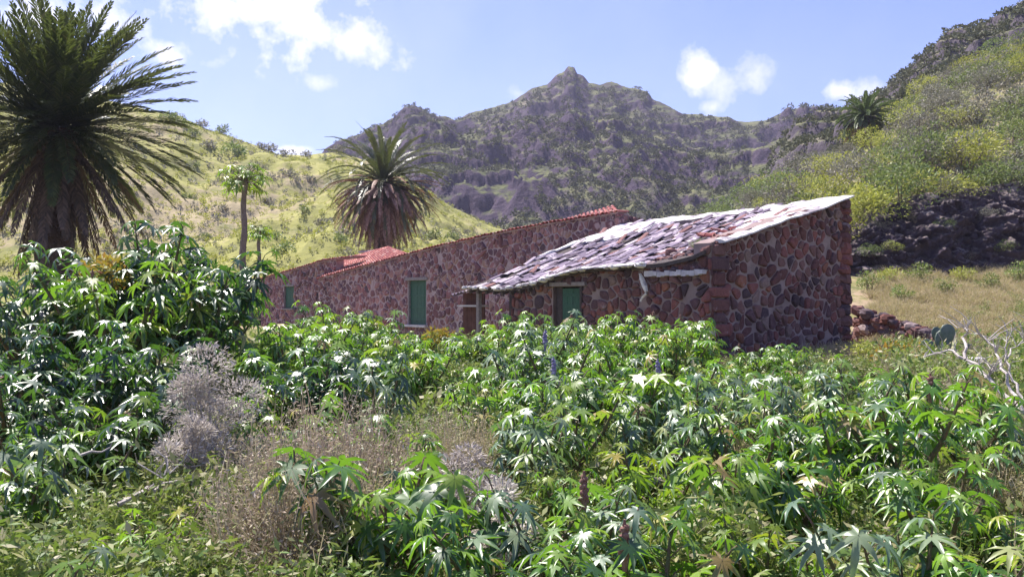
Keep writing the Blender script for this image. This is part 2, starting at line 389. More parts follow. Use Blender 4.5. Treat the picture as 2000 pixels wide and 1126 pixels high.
fan_hill('mountain', 430, 2000, 560, 300, 190, 420,
         [(430, 520), (900, 470), (1200, 460), (1500, 440), (2000, 430)],
         [(430, 380), (600, 318), (700, 275), (780, 238), (800, 226), (825, 222), (845, 232), (870, 229), (890, 236), (930, 222), (960, 214), (1000, 205), (1020, 196), (1040, 182),
          (1070, 176), (1085, 160), (1103, 152), (1110, 140), (1122, 139), (1128, 152), (1140, 156), (1150, 166), (1170, 170), (1195, 166), (1215, 175), (1265, 186), (1275, 198), (1310, 214),
          (1330, 224), (1370, 226), (1400, 232), (1425, 230), (1445, 240), (1470, 243), (1500, 236), (1530, 228), (1570, 218), (1620, 226), (1700, 250), (2000, 300)],
         1.0, mt_noise, M['mountain'], 1.12, .35, (9.0, .38))
fan_hill('ridge', 1430, 2900, 420, 150, 88, 132,
         [(1430, 450), (1560, 400), (1640, 330), (1750, 260), (2000, 130), (2900, -100)],
         [(1430, 460), (1480, 380), (1520, 290), (1560, 246), (1600, 236), (1640, 228), (1670, 205), (1700, 192), (1735, 172), (1760, 148), (1800, 122), (1840, 88), (1880, 68), (1920, 50),
          (1960, 30), (2000, 8), (2300, -150), (2900, -330)],
         1.0, lambda x, y: (ridged(x * .05, y * .05, 4, 6) - 1.1) * 2.2 + fbm(x * .16, y * .16, 6, 5) * 1.0, M['ridge'], .9, .35, (3.0, .8))
NEAR_CREST = [(1280, 520), (1350, 440), (1400, 420), (1450, 395), (1500, 372), (1560, 350), (1640, 315), (1700, 265), (1760, 225), (1800, 185), (1900, 132), (2000, 90), (2300, -30), (2900, -220)]
fan_hill('hillside', 1280, 2900, 300, 130, 42, 76,
         [(1280, 590), (1500, 545), (1640, 470), (1690, 440), (1760, 405), (1850, 388), (2000, 372), (2900, 330)], NEAR_CREST,
         1.0, lambda x, y: fbm(x * .12, y * .12, 4) * .9 + fbm(x * .6, y * .6, 8, 3) * .2, M['near_hill'], .95)

def build_cliff():
    nc, nr = 420, 110; V = []
    top = [(1560, 520), (1640, 470), (1690, 425), (1740, 402), (1800, 384), (1900, 374), (2000, 360), (2500, 330)]
    for j in range(nr + 1):
        t = j / nr
        for i in range(nc + 1):
            px = 1560 + 940 * i / nc
            p0 = P(px, 560, 38.6); p0.z = gz(p0.x, p0.y) - .5
            p1 = P(px, tab(top, px), 43.2)
            tt = min(1.0, t / .85)
            z = lerp(p0.z, p1.z, tt); y = lerp(p0.y, 41.8, tt ** 1.3) if t < .85 else lerp(41.8, 46.0, (t - .85) / .15)
            x = p0.x * y / 38.6
            q = Vector((x * .55, y * .55, z * .55))
            n = ridged(x * .35, y * .35, z * .45, 6) - 1.0
            wq = Vector((x + mnoise.noise(q) * .5, y, z * 1.25 + x * .35 + mnoise.noise(q + Vector((9, 0, 0))) * .5)); n2 = 0
            for sc_, am_ in ((.7, .9), (1.9, .5), (4.2, .26)):
                vd = mnoise.voronoi(wq * sc_)[1][0]; n2 += am_ * (mnoise.noise(vd * 7.3 + Vector((sc_, 0, 0))) + (wq * sc_ - vd).dot(Vector((.5, 0, .6))) * .5)
            amp = math.sin(math.pi * min(1, tt * .92 + .04))
            dis = (n * .6 + n2 * 1.1 + fbm(x * 1.6, y * 1.6, z * 1.6, 4) * .28) * amp
            V.append((x - dis * .25, y - dis, z + dis * .1 * amp))
    n = nc + 1
    a = (np.arange(nr)[:, None] * n + np.arange(nc)[None, :]).ravel()
    b = NB(); b.add(np.array(V), np.stack([a, a + 1, a + n + 1, a + n], 1))
    meta(b.build('cliff', M['cliff']), kind='structure')
build_cliff()

# ------------------------------------------------------------------ walls built of stones
def clip(poly, nx, nz, c):
    """keep the side nx*u + nz*z <= c"""
    out = []
    for i in range(len(poly)):
        a, b = poly[i], poly[(i + 1) % len(poly)]
        da = nx * a[0] + nz * a[1] - c; db = nx * b[0] + nz * b[1] - c
        if da <= 0: out.append(a)
        if (da < 0 < db) or (db < 0 < da):
            t = da / (da - db); out.append((a[0] + (b[0] - a[0]) * t, a[1] + (b[1] - a[1]) * t))
    return out
def stone_wall(parent, name, org, ud, nd, U, top, zb, holes, cell, smat, mmat, seed, thick=.45, gap=.84, aspect=.8, relief=.05, quoin=False):
    """org + ud*u ; nd = outward normal ; top = [(u,z),...] ; holes = (u0,u1,z0,z1)"""
    rng = random.Random(seed); org = Vector(org); ud = Vector(ud).normalized(); nd = Vector(nd).normalized()
    def W3(u, z, off): return Vector((org.x + ud.x * u + nd.x * off, org.y + ud.y * u + nd.y * off, z))
    mb = MB()
    br = sorted(set([0, U] + [u for u, z in top if 0 < u < U] + [h[0] for h in holes] + [h[1] for h in holes] + [U * k / 24 for k in range(1, 24)]))
    jit = {u: rng.uniform(-.035, .035) for u in br}
    def T(u): return tab(top, u) + jit[u]
    for u0, u1 in zip(br, br[1:]):
        m = (u0 + u1) / 2; segs = []; lo = zb
        hh = [h for h in holes if h[0] <= m <= h[1]]
        if hh:
            h = hh[0]
            if h[2] > zb: segs.append((zb, zb, h[2], h[2]))
            segs.append((h[3], h[3], T(u0), T(u1)))
            for uu, s in ((h[0], 1), (h[1], -1)):     # the two cheeks of the opening
                mb.add([W3(uu, h[2], 0), W3(uu, h[2], -thick), W3(uu, h[3], -thick), W3(uu, h[3], 0)], [(0, 1, 2, 3)])
        else: segs.append((zb, zb, T(u0), T(u1)))
        for a0, a1, b0, b1 in segs:
            vs = [W3(u0, a0, 0), W3(u1, a1, 0), W3(u1, b1, 0), W3(u0, b0, 0), W3(u0, a0, -thick), W3(u1, a1, -thick), W3(u1, b1, -thick), W3(u0, b0, -thick)]
            mb.add(vs, [(0, 1, 2, 3), (5, 4, 7, 6), (3, 2, 6, 7), (1, 0, 4, 5)])
    for uu in (0, U):
        mb.add([W3(uu, zb, 0), W3(uu, zb, -thick), W3(uu, T(uu), -thick), W3(uu, T(uu), 0)], [(0, 1, 2, 3)])
    w = mb.build(name, mmat, parent)
    st = MB(); cu, cz = cell, cell * aspect
    zmax = max(z for u, z in top); nu = int(U / cu) + 2; nz_ = int((zmax - zb) / cz) + 2
    pts = {}
    for i in range(-2, nu + 2):
        for j in range(-2, nz_ + 2):
            if rng.random() > .2: pts[i, j] = ((i + .5 * (j % 2) + rng.uniform(-.5, .5)) * cu, zb + (j + rng.uniform(-.5, .5)) * cz)
            if rng.random() < .14: pts[i + .5, j + .5] = ((i + rng.uniform(.2, .8)) * cu, zb + (j + rng.uniform(.2, .8)) * cz)
    for (i, j), (pu, pz) in pts.items():
        if not (-.1 < pu < U + .1 and zb < pz): continue
        e1, e2 = cu * .95, cz * .95; poly = [(pu - e1, pz - e2 * .6), (pu - e1 * .6, pz - e2), (pu + e1 * .6, pz - e2), (pu + e1, pz - e2 * .6), (pu + e1, pz + e2 * .6), (pu + e1 * .6, pz + e2), (pu - e1 * .6, pz + e2), (pu - e1, pz + e2 * .6)]
        for di in (-2.5, -2, -1.5, -1, -.5, 0, .5, 1, 1.5, 2, 2.5):
            for dj in (-2.5, -2, -1.5, -1, -.5, 0, .5, 1, 1.5, 2, 2.5):
                q = pts.get((i + di, j + dj))
                if q is None or (di == 0 and dj == 0): continue
                nx, nz = q[0] - pu, q[1] - pz
                poly = clip(poly, nx, nz, nx * (q[0] + pu) / 2 + nz * (q[1] + pz) / 2)
                if len(poly) < 3: break
            if len(poly) < 3: break
        if len(poly) < 3: continue
        poly = clip(poly, 1, 0, U + .02); poly = clip(poly, -1, 0, .02)
        if len(poly) < 3: continue
        pc = max(0, min(U, pu)); e = .15
        z0, z1 = tab(top, pc - e), tab(top, pc + e); sl_ = (z1 - z0) / (2 * e)
        poly = clip(poly, -sl_, 1, tab(top, pc) - sl_ * pc + .02)
        for h in holes:
            if len(poly) < 3: break
            ds = [(h[0] - pu, (1, 0, h[0] - .03)), (pu - h[1], (-1, 0, -h[1] - .03)), (h[2] - pz, (0, 1, h[2] - .02)), (pz - h[3], (0, -1, -h[3] - .02))]
            best = max(ds, key=lambda q: q[0])
            if best[0] < -.12: poly = []; break
            if best[0] < cell: poly = clip(poly, *best[1])
        if len(poly) < 3: continue
        a = 0.0
        for k in range(len(poly)):
            p, q = poly[k], poly[(k + 1) % len(poly)]; a += p[0] * q[1] - p[1] * q[0]
        if abs(a) / 2 < cu * cz * .10 or rng.random() < .02: continue
        cx = sum(p[0] for p in poly) / len(poly); cy = sum(p[1] for p in poly) / len(poly)
        g = (gap + .13) * rng.uniform(.82, 1.05)
        poly = [(cx + (p[0] - cx) * g * jj, cy + (p[1] - cy) * g * jj) for p in poly for jj in (rng.uniform(.86, 1.05),)]
        for _ in range(rng.choice((1, 1, 2))):
            np_ = []
            for k in range(len(poly)):
                p, q = poly[k], poly[(k + 1) % len(poly)]
                np_ += [(p[0] * .78 + q[0] * .22, p[1] * .78 + q[1] * .22), (p[0] * .22 + q[0] * .78, p[1] * .22 + q[1] * .78)]
            poly = np_
        r = relief * rng.choice((.5, .8, 1.0, 1.2, 2.0)); n = len(poly); vs = []
        tu, tz = rng.uniform(-.12, .12), rng.uniform(-.12, .12)
        for sc, off in ((1.0, -.02), (1.0, r * .35), (.88, r * .85), (.5, r * 1.05)):
            for p in poly:
                du, dz = (p[0] - cx) * sc, (p[1] - cy) * sc
                vs.append(W3(cx + du, cy + dz, off + (du * tu + dz * tz if off > 0 else 0) + (rng.uniform(-.006, .006) if off > 0 else 0)))
        fs = []
        for k in range(3):
            for m in range(n): fs.append((k * n + m, k * n + (m + 1) % n, (k + 1) * n + (m + 1) % n, (k + 1) * n + m))
        fs.append(tuple(range(3 * n, 4 * n)))
        st.add(vs, fs)
    s = st.build('stonework', smat, w)
    return w
def rock(mb, c, r, rng, sx=1, sy=1, sz=1, sub=2):
    """lumpy boulder added to a mesh builder"""
    off = rng.random() * 50; vs = []; fs = []
    n, m = 9, 6
    for j in range(m + 1):
        th = math.pi * j / m
        for i in range(n):
            ph = 2 * math.pi * i / n
            d = Vector((math.sin(th) * math.cos(ph), math.sin(th) * math.sin(ph), math.cos(th)))
            k = 1 + .35 * mnoise.noise(d * 1.7 + Vector((off, 0, 0)))
            d = Vector([round(q * 3.2) / 3.2 * .35 + q * .65 for q in d])
            vs.append((c[0] + d.x * r * sx * k, c[1] + d.y * r * sy * k, c[2] + d.z * r * sz * k))
    for j in range(m):
        for i in range(n): fs.append((j * n + i, (j + 1) * n + i, (j + 1) * n + (i + 1) % n, j * n + (i + 1) % n))
    mb.add(vs, fs)
def tile(mb, p, axis, side, up, ln, r, rng, seg=5, flat=.75):
    """one half-round roof tile, lying along axis"""
    vs = []
    for k in (0, 1):
        rr = r * (1.0 if k == 0 else .82)
        for th_ in (1.0, .86):
            for s in range(seg + 1):
                a = math.pi * s / seg
                vs.append(p + axis * (ln * k) + side * (math.cos(a) * rr * th_) + up * (math.sin(a) * rr * th_ * flat))
    n = seg + 1; fs = []
    for s in range(seg):
        fs += [(s, s + 1, 2 * n + s + 1, 2 * n + s), (n + s + 1, n + s, 3 * n + s, 3 * n + s + 1), (s + 1, s, n + s, n + s + 1), (2 * n + s, 2 * n + s + 1, 3 * n + s + 1, 3 * n + s)]
    mb.add(vs, fs)

# ------------------------------------------------------------------ long stone house (left, farther)
UD = Vector((-.64, .77, 0)).normalized(); GD = Vector((.77, .64, 0)).normalized()   # along the fronts / into the houses
def on_line(org, d, px):
    k = (px - 1000.0) / FPX
    return (k * org[1] - org[0]) / (d[0] - k * d[1])
def long_house():
    org = Vector((3.94, 32.4, 0))
    t = empty('long_stone_house', (org.x, org.y, -1.6))
    meta(t, 'long low house of pink and purple rubble stone, left of the ruined house', 'house')
    bpy.context.view_layer.update()
    def U_(px): return on_line(org, UD, px)
    def Z_(px, py): u = U_(px); return ZP(py, org.y + UD.y * u)
    def fix(o): o.matrix_parent_inverse = t.matrix_world.inverted(); return o
    u_end, u_b = U_(1210), U_(622)
    dd = (U_(833), U_(797)); zt = Z_(815, 547); zbt = Z_(815, 634)
    top = [(U_(px), Z_(px, py)) for px, py in [(1210, 416), (1150, 426), (1080, 437), (1000, 452), (940, 464), (915, 470), (860, 482), (795, 499), (700, 524), (625, 545), (600, 550)]]
    w = stone_wall(t, 'front_wall', org, UD, -GD, u_b, top, -2.0, [(dd[0], dd[1], zbt, zt)], .32, M['stones_long'], M['mortar_pink'], 11, .5, .80, .95, .04); fix(w)
    # right end wall
    w2 = stone_wall(t, 'end_wall', org + GD * .0, GD, -UD, 4.5, [(0, top[0][1]), (4.5, top[0][1] - .6)], -2.0, [], .34, M['stones_long'], M['mortar_pink'], 12, .5, .82); fix(w2)
    # left, lower room set slightly back
    o2 = org + UD * (u_b - .4) + GD * .9
    def U2(px): return on_line(o2, UD, px)
    def Z2(px, py): return ZP(py, o2.y + UD.y * U2(px))
    wn = (U2(574), U2(555)); 
    topA = [(-2.6, Z2(640, 508) + .05), (U2(636), Z2(636, 509)), (U2(600), Z2(600, 520)), (U2(560), Z2(560, 532)), (U2(513), Z2(513, 545)), (30, Z2(513, 545))]
    UA = U2(511)
    w3 = stone_wall(t, 'side_room_wall', o2, UD, -GD, UA, topA, -2.2, [(wn[0], wn[1], Z2(563, 602), Z2(563, 559))], .32, M['stones_long'], M['mortar_pink'], 13, .5, .8); fix(w3)
    w4 = stone_wall(t, 'end_wall', o2 + UD * UA, GD, UD, 4.0, [(0, topA[4][1]), (4, topA[4][1] + .5)], -2.2, [], .32, M['stones_long'], M['mortar_pink'], 14, .5, .8); fix(w4)
    # door
    def door(org_, u0, u1, z0, z1, slats):
        n = -GD; f = MB(); mid = org_ + UD * (u0 + u1) / 2
        d = MB(); c = mid + n * -.14; c.z = (z0 + z1) / 2
        pl = 5; wdt = (u1 - u0) / pl
        for k in range(pl):
            q = org_ + UD * (u0 + wdt * (k + .5)) + n * (-.14 + .004 * (k % 2)); q.z = (z0 + z1) / 2
            d.box(q, wdt - .012, .04, z1 - z0 - .02, UD, n)
        for zz in slats:
            q = mid + n * -.11; q.z = zz; d.box(q, u1 - u0 - .06, .04, .10, UD, n)
        dr = d.build('door', M['green_paint'], t); fix(dr)
        for s, uu in ((1, u0 + .03), (-1, u1 - .03)):
            q = org_ + UD * uu + n * -.06; q.z = (z0 + z1) / 2; f.box(q, .06, .10, z1 - z0, UD, n)
        q = mid + n * .035; q.z = z1 + .07; f.box(q, u1 - u0 + .3, .13, .14, UD, n)
        fr = f.build('frame', M['grey_frame'], dr)
        h = MB(); q = org_ + UD * (u0 + .14) + n * -.10; q.z = (z0 + z1) / 2 - .1
        h.box(q, .04, .07, .16, UD, n); h.build('handle', M['dark_wood'], dr)
        s = MB(); q = mid + n * .08; q.z = z0 - .05; s.box(q, u1 - u0 + .4, .3, .10, UD, n); fix(s.build('threshold', M['plaster'], t))
    door(org, dd[0], dd[1], zbt, zt, [lerp(zbt, zt, k) for k in (.12, .4, .66, .9)])
    # window with closed shutter
    wd = MB(); z0, z1 = Z2(563, 602), Z2(563, 559); mid = o2 + UD * (wn[0] + wn[1]) / 2
    for k in range(2):
        q = o2 + UD * lerp(wn[0], wn[1], .25 + .5 * k) + GD * .13; q.z = (z0 + z1) / 2
        wd.box(q, (wn[1] - wn[0]) / 2 - .02, .04, z1 - z0 - .03, UD, GD)
        for j in range(6):
            q2 = q - GD * .025; q2.z = lerp(z0 + .12, z1 - .12, j / 5); wd.box(q2, (wn[1] - wn[0]) / 2 - .12, .02, .05, UD, GD)
    win = wd.build('window', M['green_paint'], t); fix(win)
    f = MB(); q = mid - GD * .04; q.z = z1 + .05; f.box(q, wn[1] - wn[0] + .24, .12, .10, UD, GD); f.build('lintel', M['grey_frame'], win); f = MB()
    q = mid - GD * .06; q.z = z0 - .04; f.box(q, wn[1] - wn[0] + .24, .18, .08, UD, GD)
    f.build('sill', M['grey_frame'], win)
    # tile verge laid along the wall heads
    rng = random.Random(5)
    def verge(o_, tp, ua, ub, seed):
        mb = MB(); r = random.Random(seed); u = ua
        while u < ub:
            p = o_ + UD * u - GD * (.16 + r.uniform(-.03, .03)); p.z = tab(tp, u) + .02 + r.uniform(-.015, .02)
            tile(mb, p, (GD + Vector((0, 0, .06))).normalized(), UD, Vector((0, 0, 1)), .62, .115, r, 4, .8)
            u += .235
        b2 = MB(); n = 30
        for k in range(n):
            a, b = lerp(ua, ub, k / n), lerp(ua, ub, (k + 1) / n)
            pa, pb = o_ + UD * a - GD * .07, o_ + UD * b - GD * .07; pa.z = tab(tp, a) - .015; pb.z = tab(tp, b) - .015
            qs = [pa, pb, pb + GD * .5, pa + GD * .5]
            b2.add(qs + [q + Vector((0, 0, .06)) for q in qs], [(0, 1, 5, 4), (4, 5, 6, 7), (3, 2, 1, 0), (2, 3, 7, 6), (1, 2, 6, 5), (3, 0, 4, 7)])
        return mb, b2
    for (o_, tp, ua, ub, sd_) in ((org, top, .05, u_b, 3), (o2, topA, -2.5, UA + .1, 4)):
        mb, b2 = verge(o_, tp, ua, ub, sd_)
        v = fix(mb.build('tile_verge', M['red_tile'], t)); b2.build('mortar_bed', M['mortar_pink'], v).matrix_parent_inverse = Matrix()
    # red tiled roof rising behind the low left part of the front wall
    def roof(A, B, C, D, pitch, seed, name='roof'):
        """A-B front edge, D-C back edge"""
        mb = MB(); r = random.Random(seed); n = int((B - A).length / pitch); side = (B - A).normalized()
        for i in range(n + 1):
            s = i / n; p0 = A.lerp(B, s); p1 = D.lerp(C, s); ax = (p1 - p0); ln = ax.length; ax.normalize(); up = side.cross(ax); up = up if up.z > 0 else -up
            k = 0.0
            while k < ln - .2:
                p = p0 + ax * k + up * (.02 + r.uniform(-.01, .02)) + side * r.uniform(-.015, .015)
                tile(mb, p, (ax + up * .03).normalized(), side, up, min(.45, ln - k), pitch * .46, r, 4, .9); k += .38
        ro = fix(mb.build(name, M['red_tile'], t))
        b2 = MB(); up = (B - A).cross(D - A).normalized(); up = up if up.z > 0 else -up
        qs = [A, B, C, D]; b2.add([q - up * .02 for q in qs] + [q - up * .12 for q in qs], [(0, 1, 2, 3), (7, 6, 5, 4), (0, 4, 5, 1), (1, 5, 6, 2), (2, 6, 7, 3), (3, 7, 4, 0)])
        b2.build('deck', M['mortar_pink'], ro)
    def pt(px, py, off):
        o_ = org + GD * off; u = on_line(o_, UD, px); y = o_.y + UD.y * u
        return Vector((o_.x + UD.x * u, y, ZP(py, y)))
    roof(pt(798, 497, .35), pt(629, 543, .35), pt(643, 513, 3.3), pt(757, 482, 3.3), .25, 8)
    roof(pt(800, 497, .4), pt(757, 484, 3.3), pt(700, 490, 5.5), pt(790, 496, 5.5), .25, 9)
    roof(pt(1206, 416, .45), pt(1080, 437, .45), pt(1090, 434, 2.6), pt(1196, 404, 2.6), .25, 10)
long_house()

# ------------------------------------------------------------------ ruined house (right, nearer)
def ruined_house():
    K = Vector((4.95, 22.0, 0)); Rr = Vector((9.76, 26.0, 0)); Bk = Vector((3.94, 32.4, 0))
    u = UD; g = (Rr - K).normalized(); glen = (Rr - K).length
    t = empty('ruined_stone_house', (K.x, K.y, -1.6))
    meta(t, 'ruined shed-roofed stone house with collapsing pale tile roof and tall rubble gable wall', 'house')
    bpy.context.view_layer.update()
    inv = t.matrix_world.inverted()
    def fix(o): o.matrix_parent_inverse = inv; return o
    # gable wall to the right
    gt = [(0, 1.50), (glen * .12, 1.66), (glen * .3, 1.98), (glen * .5, 2.30), (glen * .75, 2.66), (glen * .95, 2.98), (glen, 2.96)]
    fix(stone_wall(t, 'gable_wall', K, g, Vector((g.y, -g.x, 0)), glen, gt, -2.0, [], .27, M['stones_ruin'], M['mortar_grey'], 21, .55, .80, 1.05, .045))
    fix(stone_wall(t, 'back_wall', Rr, (Bk - Rr), Vector((.8, .6, 0)), (Bk - Rr).length, [(0, 2.9), (9, 2.6)], -2.0, [], .42, M['stones_ruin'], M['mortar_grey'], 22, .5, .8))
    # front wall with the green door
    d0, d1 = 4.62, 5.82; zd = .46
    ft = [(0, 1.42), (.35, 1.36), (.7, .98), (2.0, .92), (3, .88), (4.4, .84), (6.2, .62), (7.7, .38)]
    fix(stone_wall(t, 'front_wall', K, u, -Vector((-u.y, u.x, 0)) if False else Vector((-.77, -.64, 0)), 7.7, ft, -2.0, [(d0, d1, -1.5, zd)], .27, M['stones_ruin'], M['mortar_grey'], 23, .5, .82, .9, .06))
    nf = Vector((-.77, -.64, 0)).normalized()
    # left side wall deep under the roof
    Fl = K + u * 9.5
    fix(stone_wall(t, 'side_wall', K + u * 7.7, -nf, u, 5.5, [(0, .38), (5.5, 1.9)], -2.0, [], .34, M['stones_ruin'], M['mortar_grey'], 24, .4, .8))
    # rough corner stones standing proud at both corners of the gable
    rng = random.Random(4); q = MB(); z = -1.9
    while z < 2.75:
        h = rng.uniform(.2, .38)
        p = Rr + g * rng.uniform(-.08, .08) + Vector((g.y, -g.x, 0)) * (-.1); rock(q, (p.x, p.y, z + h / 2), .28, rng, 1.1, 1.1, h / .42); z += h * .9
    quo0 = fix(q.build('corner_stones', M['stones_ruin'], t)); q = MB()
    z = -1.9
    while z < 1.35:
        h = rng.uniform(.26, .42)
        p = K + Vector((.06, .12, 0)); s = rng.uniform(.8, 1.1)
        c = Vector((p.x, p.y, z + h / 2)); L1 = .46 if rng.random() < .5 else .30
        q.box(c + g * L1 * .35 , L1 * 1.3, .36, h * .86, g, Vector((-g.y, g.x, 0))); z += h
    quo = fix(q.build('corner_stones', M['stones_ruin'], t))
    bv = quo.modifiers.new('bevel', 'BEVEL'); bv.width = .04; bv.segments = 2
    # green door
    d = MB(); pl = 4
    for k in range(pl):
        wdt = (d1 - d0 - .3) / pl; c = K + u * (d0 + wdt * (k + .5)) - nf * (.12 + .004 * (k % 2)); c.z = (-1.5 + zd - .04) / 2
        d.box(c, wdt - .01, .04, zd + 1.5 - .06, u, nf)
    for zz in (-1.1, -.1, .22):
        c = K + u * (d0 + (d1 - d0 - .3) / 2) - nf * .095; c.z = zz; d.box(c, d1 - d0 - .34, .02, .09, u, nf)
    dr = fix(d.build('door', M['green_paint'], t))
    f = MB(); c = K + u * (d1 - .16) - nf * .16; c.z = (zd - 1.5) / 2; f.box(c, .26, .10, zd + 1.46, u, nf); f.build('frame', M['dark_wood'], dr); f = MB()  # wide left strip: shade of the door reveal put in as dark colour
    c = K + u * (d0 + .0) + nf * .03; c.z = (zd - 1.5) / 2; f.box(c - u * .05, .08, .10, zd + 1.5, u, nf)
    f.build('frame', M['dark_wood'], dr)
    li = MB(); c = K + u * ((d0 + d1) / 2) + nf * .04; c.z = zd + .07; li.box(c, d1 - d0 + .5, .16, .11, u, nf); fix(li.build('lintel', M['grey_frame'], t))
    # plaster ledge beneath the broken eave corner
    lg = MB(); r = random.Random(2); n = 14
    for k in range(n):
        a = .12 + 1.9 * k / n; c = K + u * (a + .07) + nf * (.07 + r.uniform(-.02, .02)); c.z = .74 + r.uniform(-.02, .02) - .0 * k
        lg.box(c, .15, .26, .13 + r.uniform(-.03, .03), u, nf)
    fix(lg.build('plaster_ledge', M['plaster'], t))
    # roof surface
    E = 9.75
    fz = [(0, 1.40), (.5, 1.24), (1.5, 1.10), (3.0, 1.07), (4.3, 1.04), (5.4, .86), (6.4, .66), (7.7, .52), (9.75, .60)]
    def RS(a, b):     # a along the front (0..E), b 0 front .. 1 back
        fr = K + u * a; bl = (Bk - Rr); bk = Rr + bl * (a / E) * (1.0)
        over = -.28 + (.55 if a < 1.9 else 0) * sst(2.1, 1.6, a)
        p = fr.lerp(bk, b); z0 = tab(fz, a); z1 = lerp(3.02, 2.78, a / E)
        z = lerp(z0, z1, b ** (1.0 + .0 * a)) + .10 * mnoise.noise(Vector((a * .5, b * 2.2, 1))) + .05 * mnoise.noise(Vector((a * 1.6, b * 7, 4)))
        z -= .18 * math.sin(math.pi * b) * sst(1, 3, a) * (1 - .9 * sst(6.5, 9, a))
        if b < 0: z = z0 + b * 1.8
        return Vector((p.x, p.y, z))
    mb = MB(); na, nb = 30, 14
    for s_, off in ((0, -.03), (1, -.13)):
        pass
    vs = []; fs = []
    for off in (-.04, -.14):
        for j in range(nb + 1):
            for i in range(na + 1):
                vs.append(RS(.1 + (E - .1) * i / na, lerp(-.03, 1, j / nb)) + Vector((0, 0, off)))
    n = na + 1; h = n * (nb + 1)
    for j in range(nb):
        for i in range(na):
            a = j * n + i; fs += [(a, a + 1, a + n + 1, a + n), (h + a, h + a + n, h + a + n + 1, h + a + 1)]
    for i in range(na):
        fs.append((i, h + i, h + i + 1, i + 1)); a = nb * n + i; fs.append((a, a + 1, h + a + 1, h + a))
    for j in range(nb):
        a = j * n; fs.append((a, a + n, h + a + n, h + a)); a = j * n + na; fs.append((a, h + a, h + a + n, a + n))
    mb.add(vs, fs); deck = fix(mb.build('roof', M['dark_wood'], t))
    r = random.Random(77); tl = MB(); sheet = MB()
    a = .15
    while a < E - .05:
        b = -.045 if a > 1.9 else .07; 
        step = .36 / (RS(a, 0) - RS(a, 1)).length
        while b < .985:
            miss = r.random() < (.17 + .35 * (mnoise.noise(Vector((a * .8, b * 6, 3))) > .25))
            if not miss:
                p = RS(a + r.uniform(-.03, .03), b); p2 = RS(a, min(1.02, b + step)); ax = (p2 - p).normalized()
                sdv = (RS(a + .2, b) - RS(a, b)).normalized(); up = sdv.cross(ax); up = up if up.z > 0 else -up
                if r.random() < .10:
                    ax = (ax + sdv * r.uniform(-.6, .6) + up * r.uniform(-.1, .25)).normalized(); sdv = up.cross(ax).normalized()
                tile(tl, p + up * (.0 + r.uniform(-.04, .05)), (ax + up * r.uniform(-.02, .09)).normalized(), sdv, up, .46 * r.uniform(.8, 1.3), .125 * r.uniform(.85, 1.15), r, 5, r.uniform(.22, .42))
            b += step
        a += .245
    tiles = tl.build('tiles', M['old_tile'], deck)
    # white mortar: broad cap on the right verge, bed on the upper left, crest along the back
    def slab(name, pts, th, seed, par, nu=60, nv=8, mat='white'):
        """pts: function (s,t)->(a,b)"""
        vs = []; fs = []; n = nu + 1
        for lay in (0, 1):
            for j in range(nv + 1):
                for i in range(nu + 1):
                    s, q_ = i / nu, j / nv; a, b = pts(s, q_); p = RS(a, b)
                    e = min(1, 5 * min(q_, 1 - q_) + .15)
                    z = th * e * (1 + .8 * mnoise.noise(Vector((p.x * 2.5, p.y * 2.5, seed)))) if lay == 0 else -.03
                    vs.append(p + Vector((0, 0, z + .04)))
        h = n * (nv + 1)
        for j in range(nv):
            for i in range(nu):
                a = j * n + i; fs += [(a, a + 1, a + n + 1, a + n), (h + a, h + a + n, h + a + n + 1, h + a + 1)]
        for i in range(nu): fs.append((i, h + i, h + i + 1, i + 1)); a = nv * n + i; fs.append((a, a + 1, h + a + 1, h + a))
        for j in range(nv): a = j * n; fs.append((a, a + n, h + a + n, h + a)); a = j * n + nu; fs.append((a, h + a, h + a + n, a + n))
        m = MB(); m.add(vs, fs); o = m.build(name, M[mat], par); return o
    def W_(s): return lerp(.42, 2.3, sst(.25, .7, s)) + .45 * mnoise.noise(Vector((s * 9, 3, 0))) + .35 * mnoise.noise(Vector((s * 26, 3, 0)))
    fix(slab('verge_mortar', lambda s, q_: (lerp(-.28, W_(s), q_), lerp(.03, 1.02, s)), .06, 1, t))
    def W2(s): return .38 + .16 * mnoise.noise(Vector((s * 7, 9, 0)))
    fix(slab('verge_mortar', lambda s, q_: (lerp(E + .05, E - 2.3 * sst(.25, .7, s) - .1, q_), lerp(.42, 1.0, s)), .05, 2, t))
    fix(slab('crest_mortar', lambda s, q_: (lerp(1, E, s), lerp(1.03, .93 + .03 * mnoise.noise(Vector((s * 20, 1, 0))), q_)), .05, 3, t, 90, 5))
    fix(slab('eave_mortar', lambda s, q_: (lerp(2.2, 5.5, s), lerp(-.075, -.045 + .015 * mnoise.noise(Vector((s * 14, 1, 0))), q_)), .015, 5, t, 50, 4))
    # lumps along the sagging eave: sunlit tile ends put into white colour
    e = MB(); r = random.Random(8); a = 2.0
    while a < E:
        p = RS(a, -.055 + r.uniform(-.01, .01)); e = MB(); rock(e, (p.x, p.y, p.z), r.uniform(.04, .12), r, 1.4, 1, .7); fix(e.build('mortar_lump', M['white'], t)); a += r.uniform(.16, .5)
    # broken masonry heap on the open corner
    rb = MB(); r = random.Random(9)
    for k in range(80):
        a = r.uniform(.1, 2.0); b = r.uniform(-.02, .16); p = RS(a, max(b, 0)); rock(rb, (p.x, p.y, lerp(.92, p.z + .03, sst(-.02, .1, b)) + r.uniform(-.08, .06)), r.uniform(.07, .17), r, 1, 1, .75)
    fix(rb.build('broken_masonry', M['rubble'], t))
    red = MB()
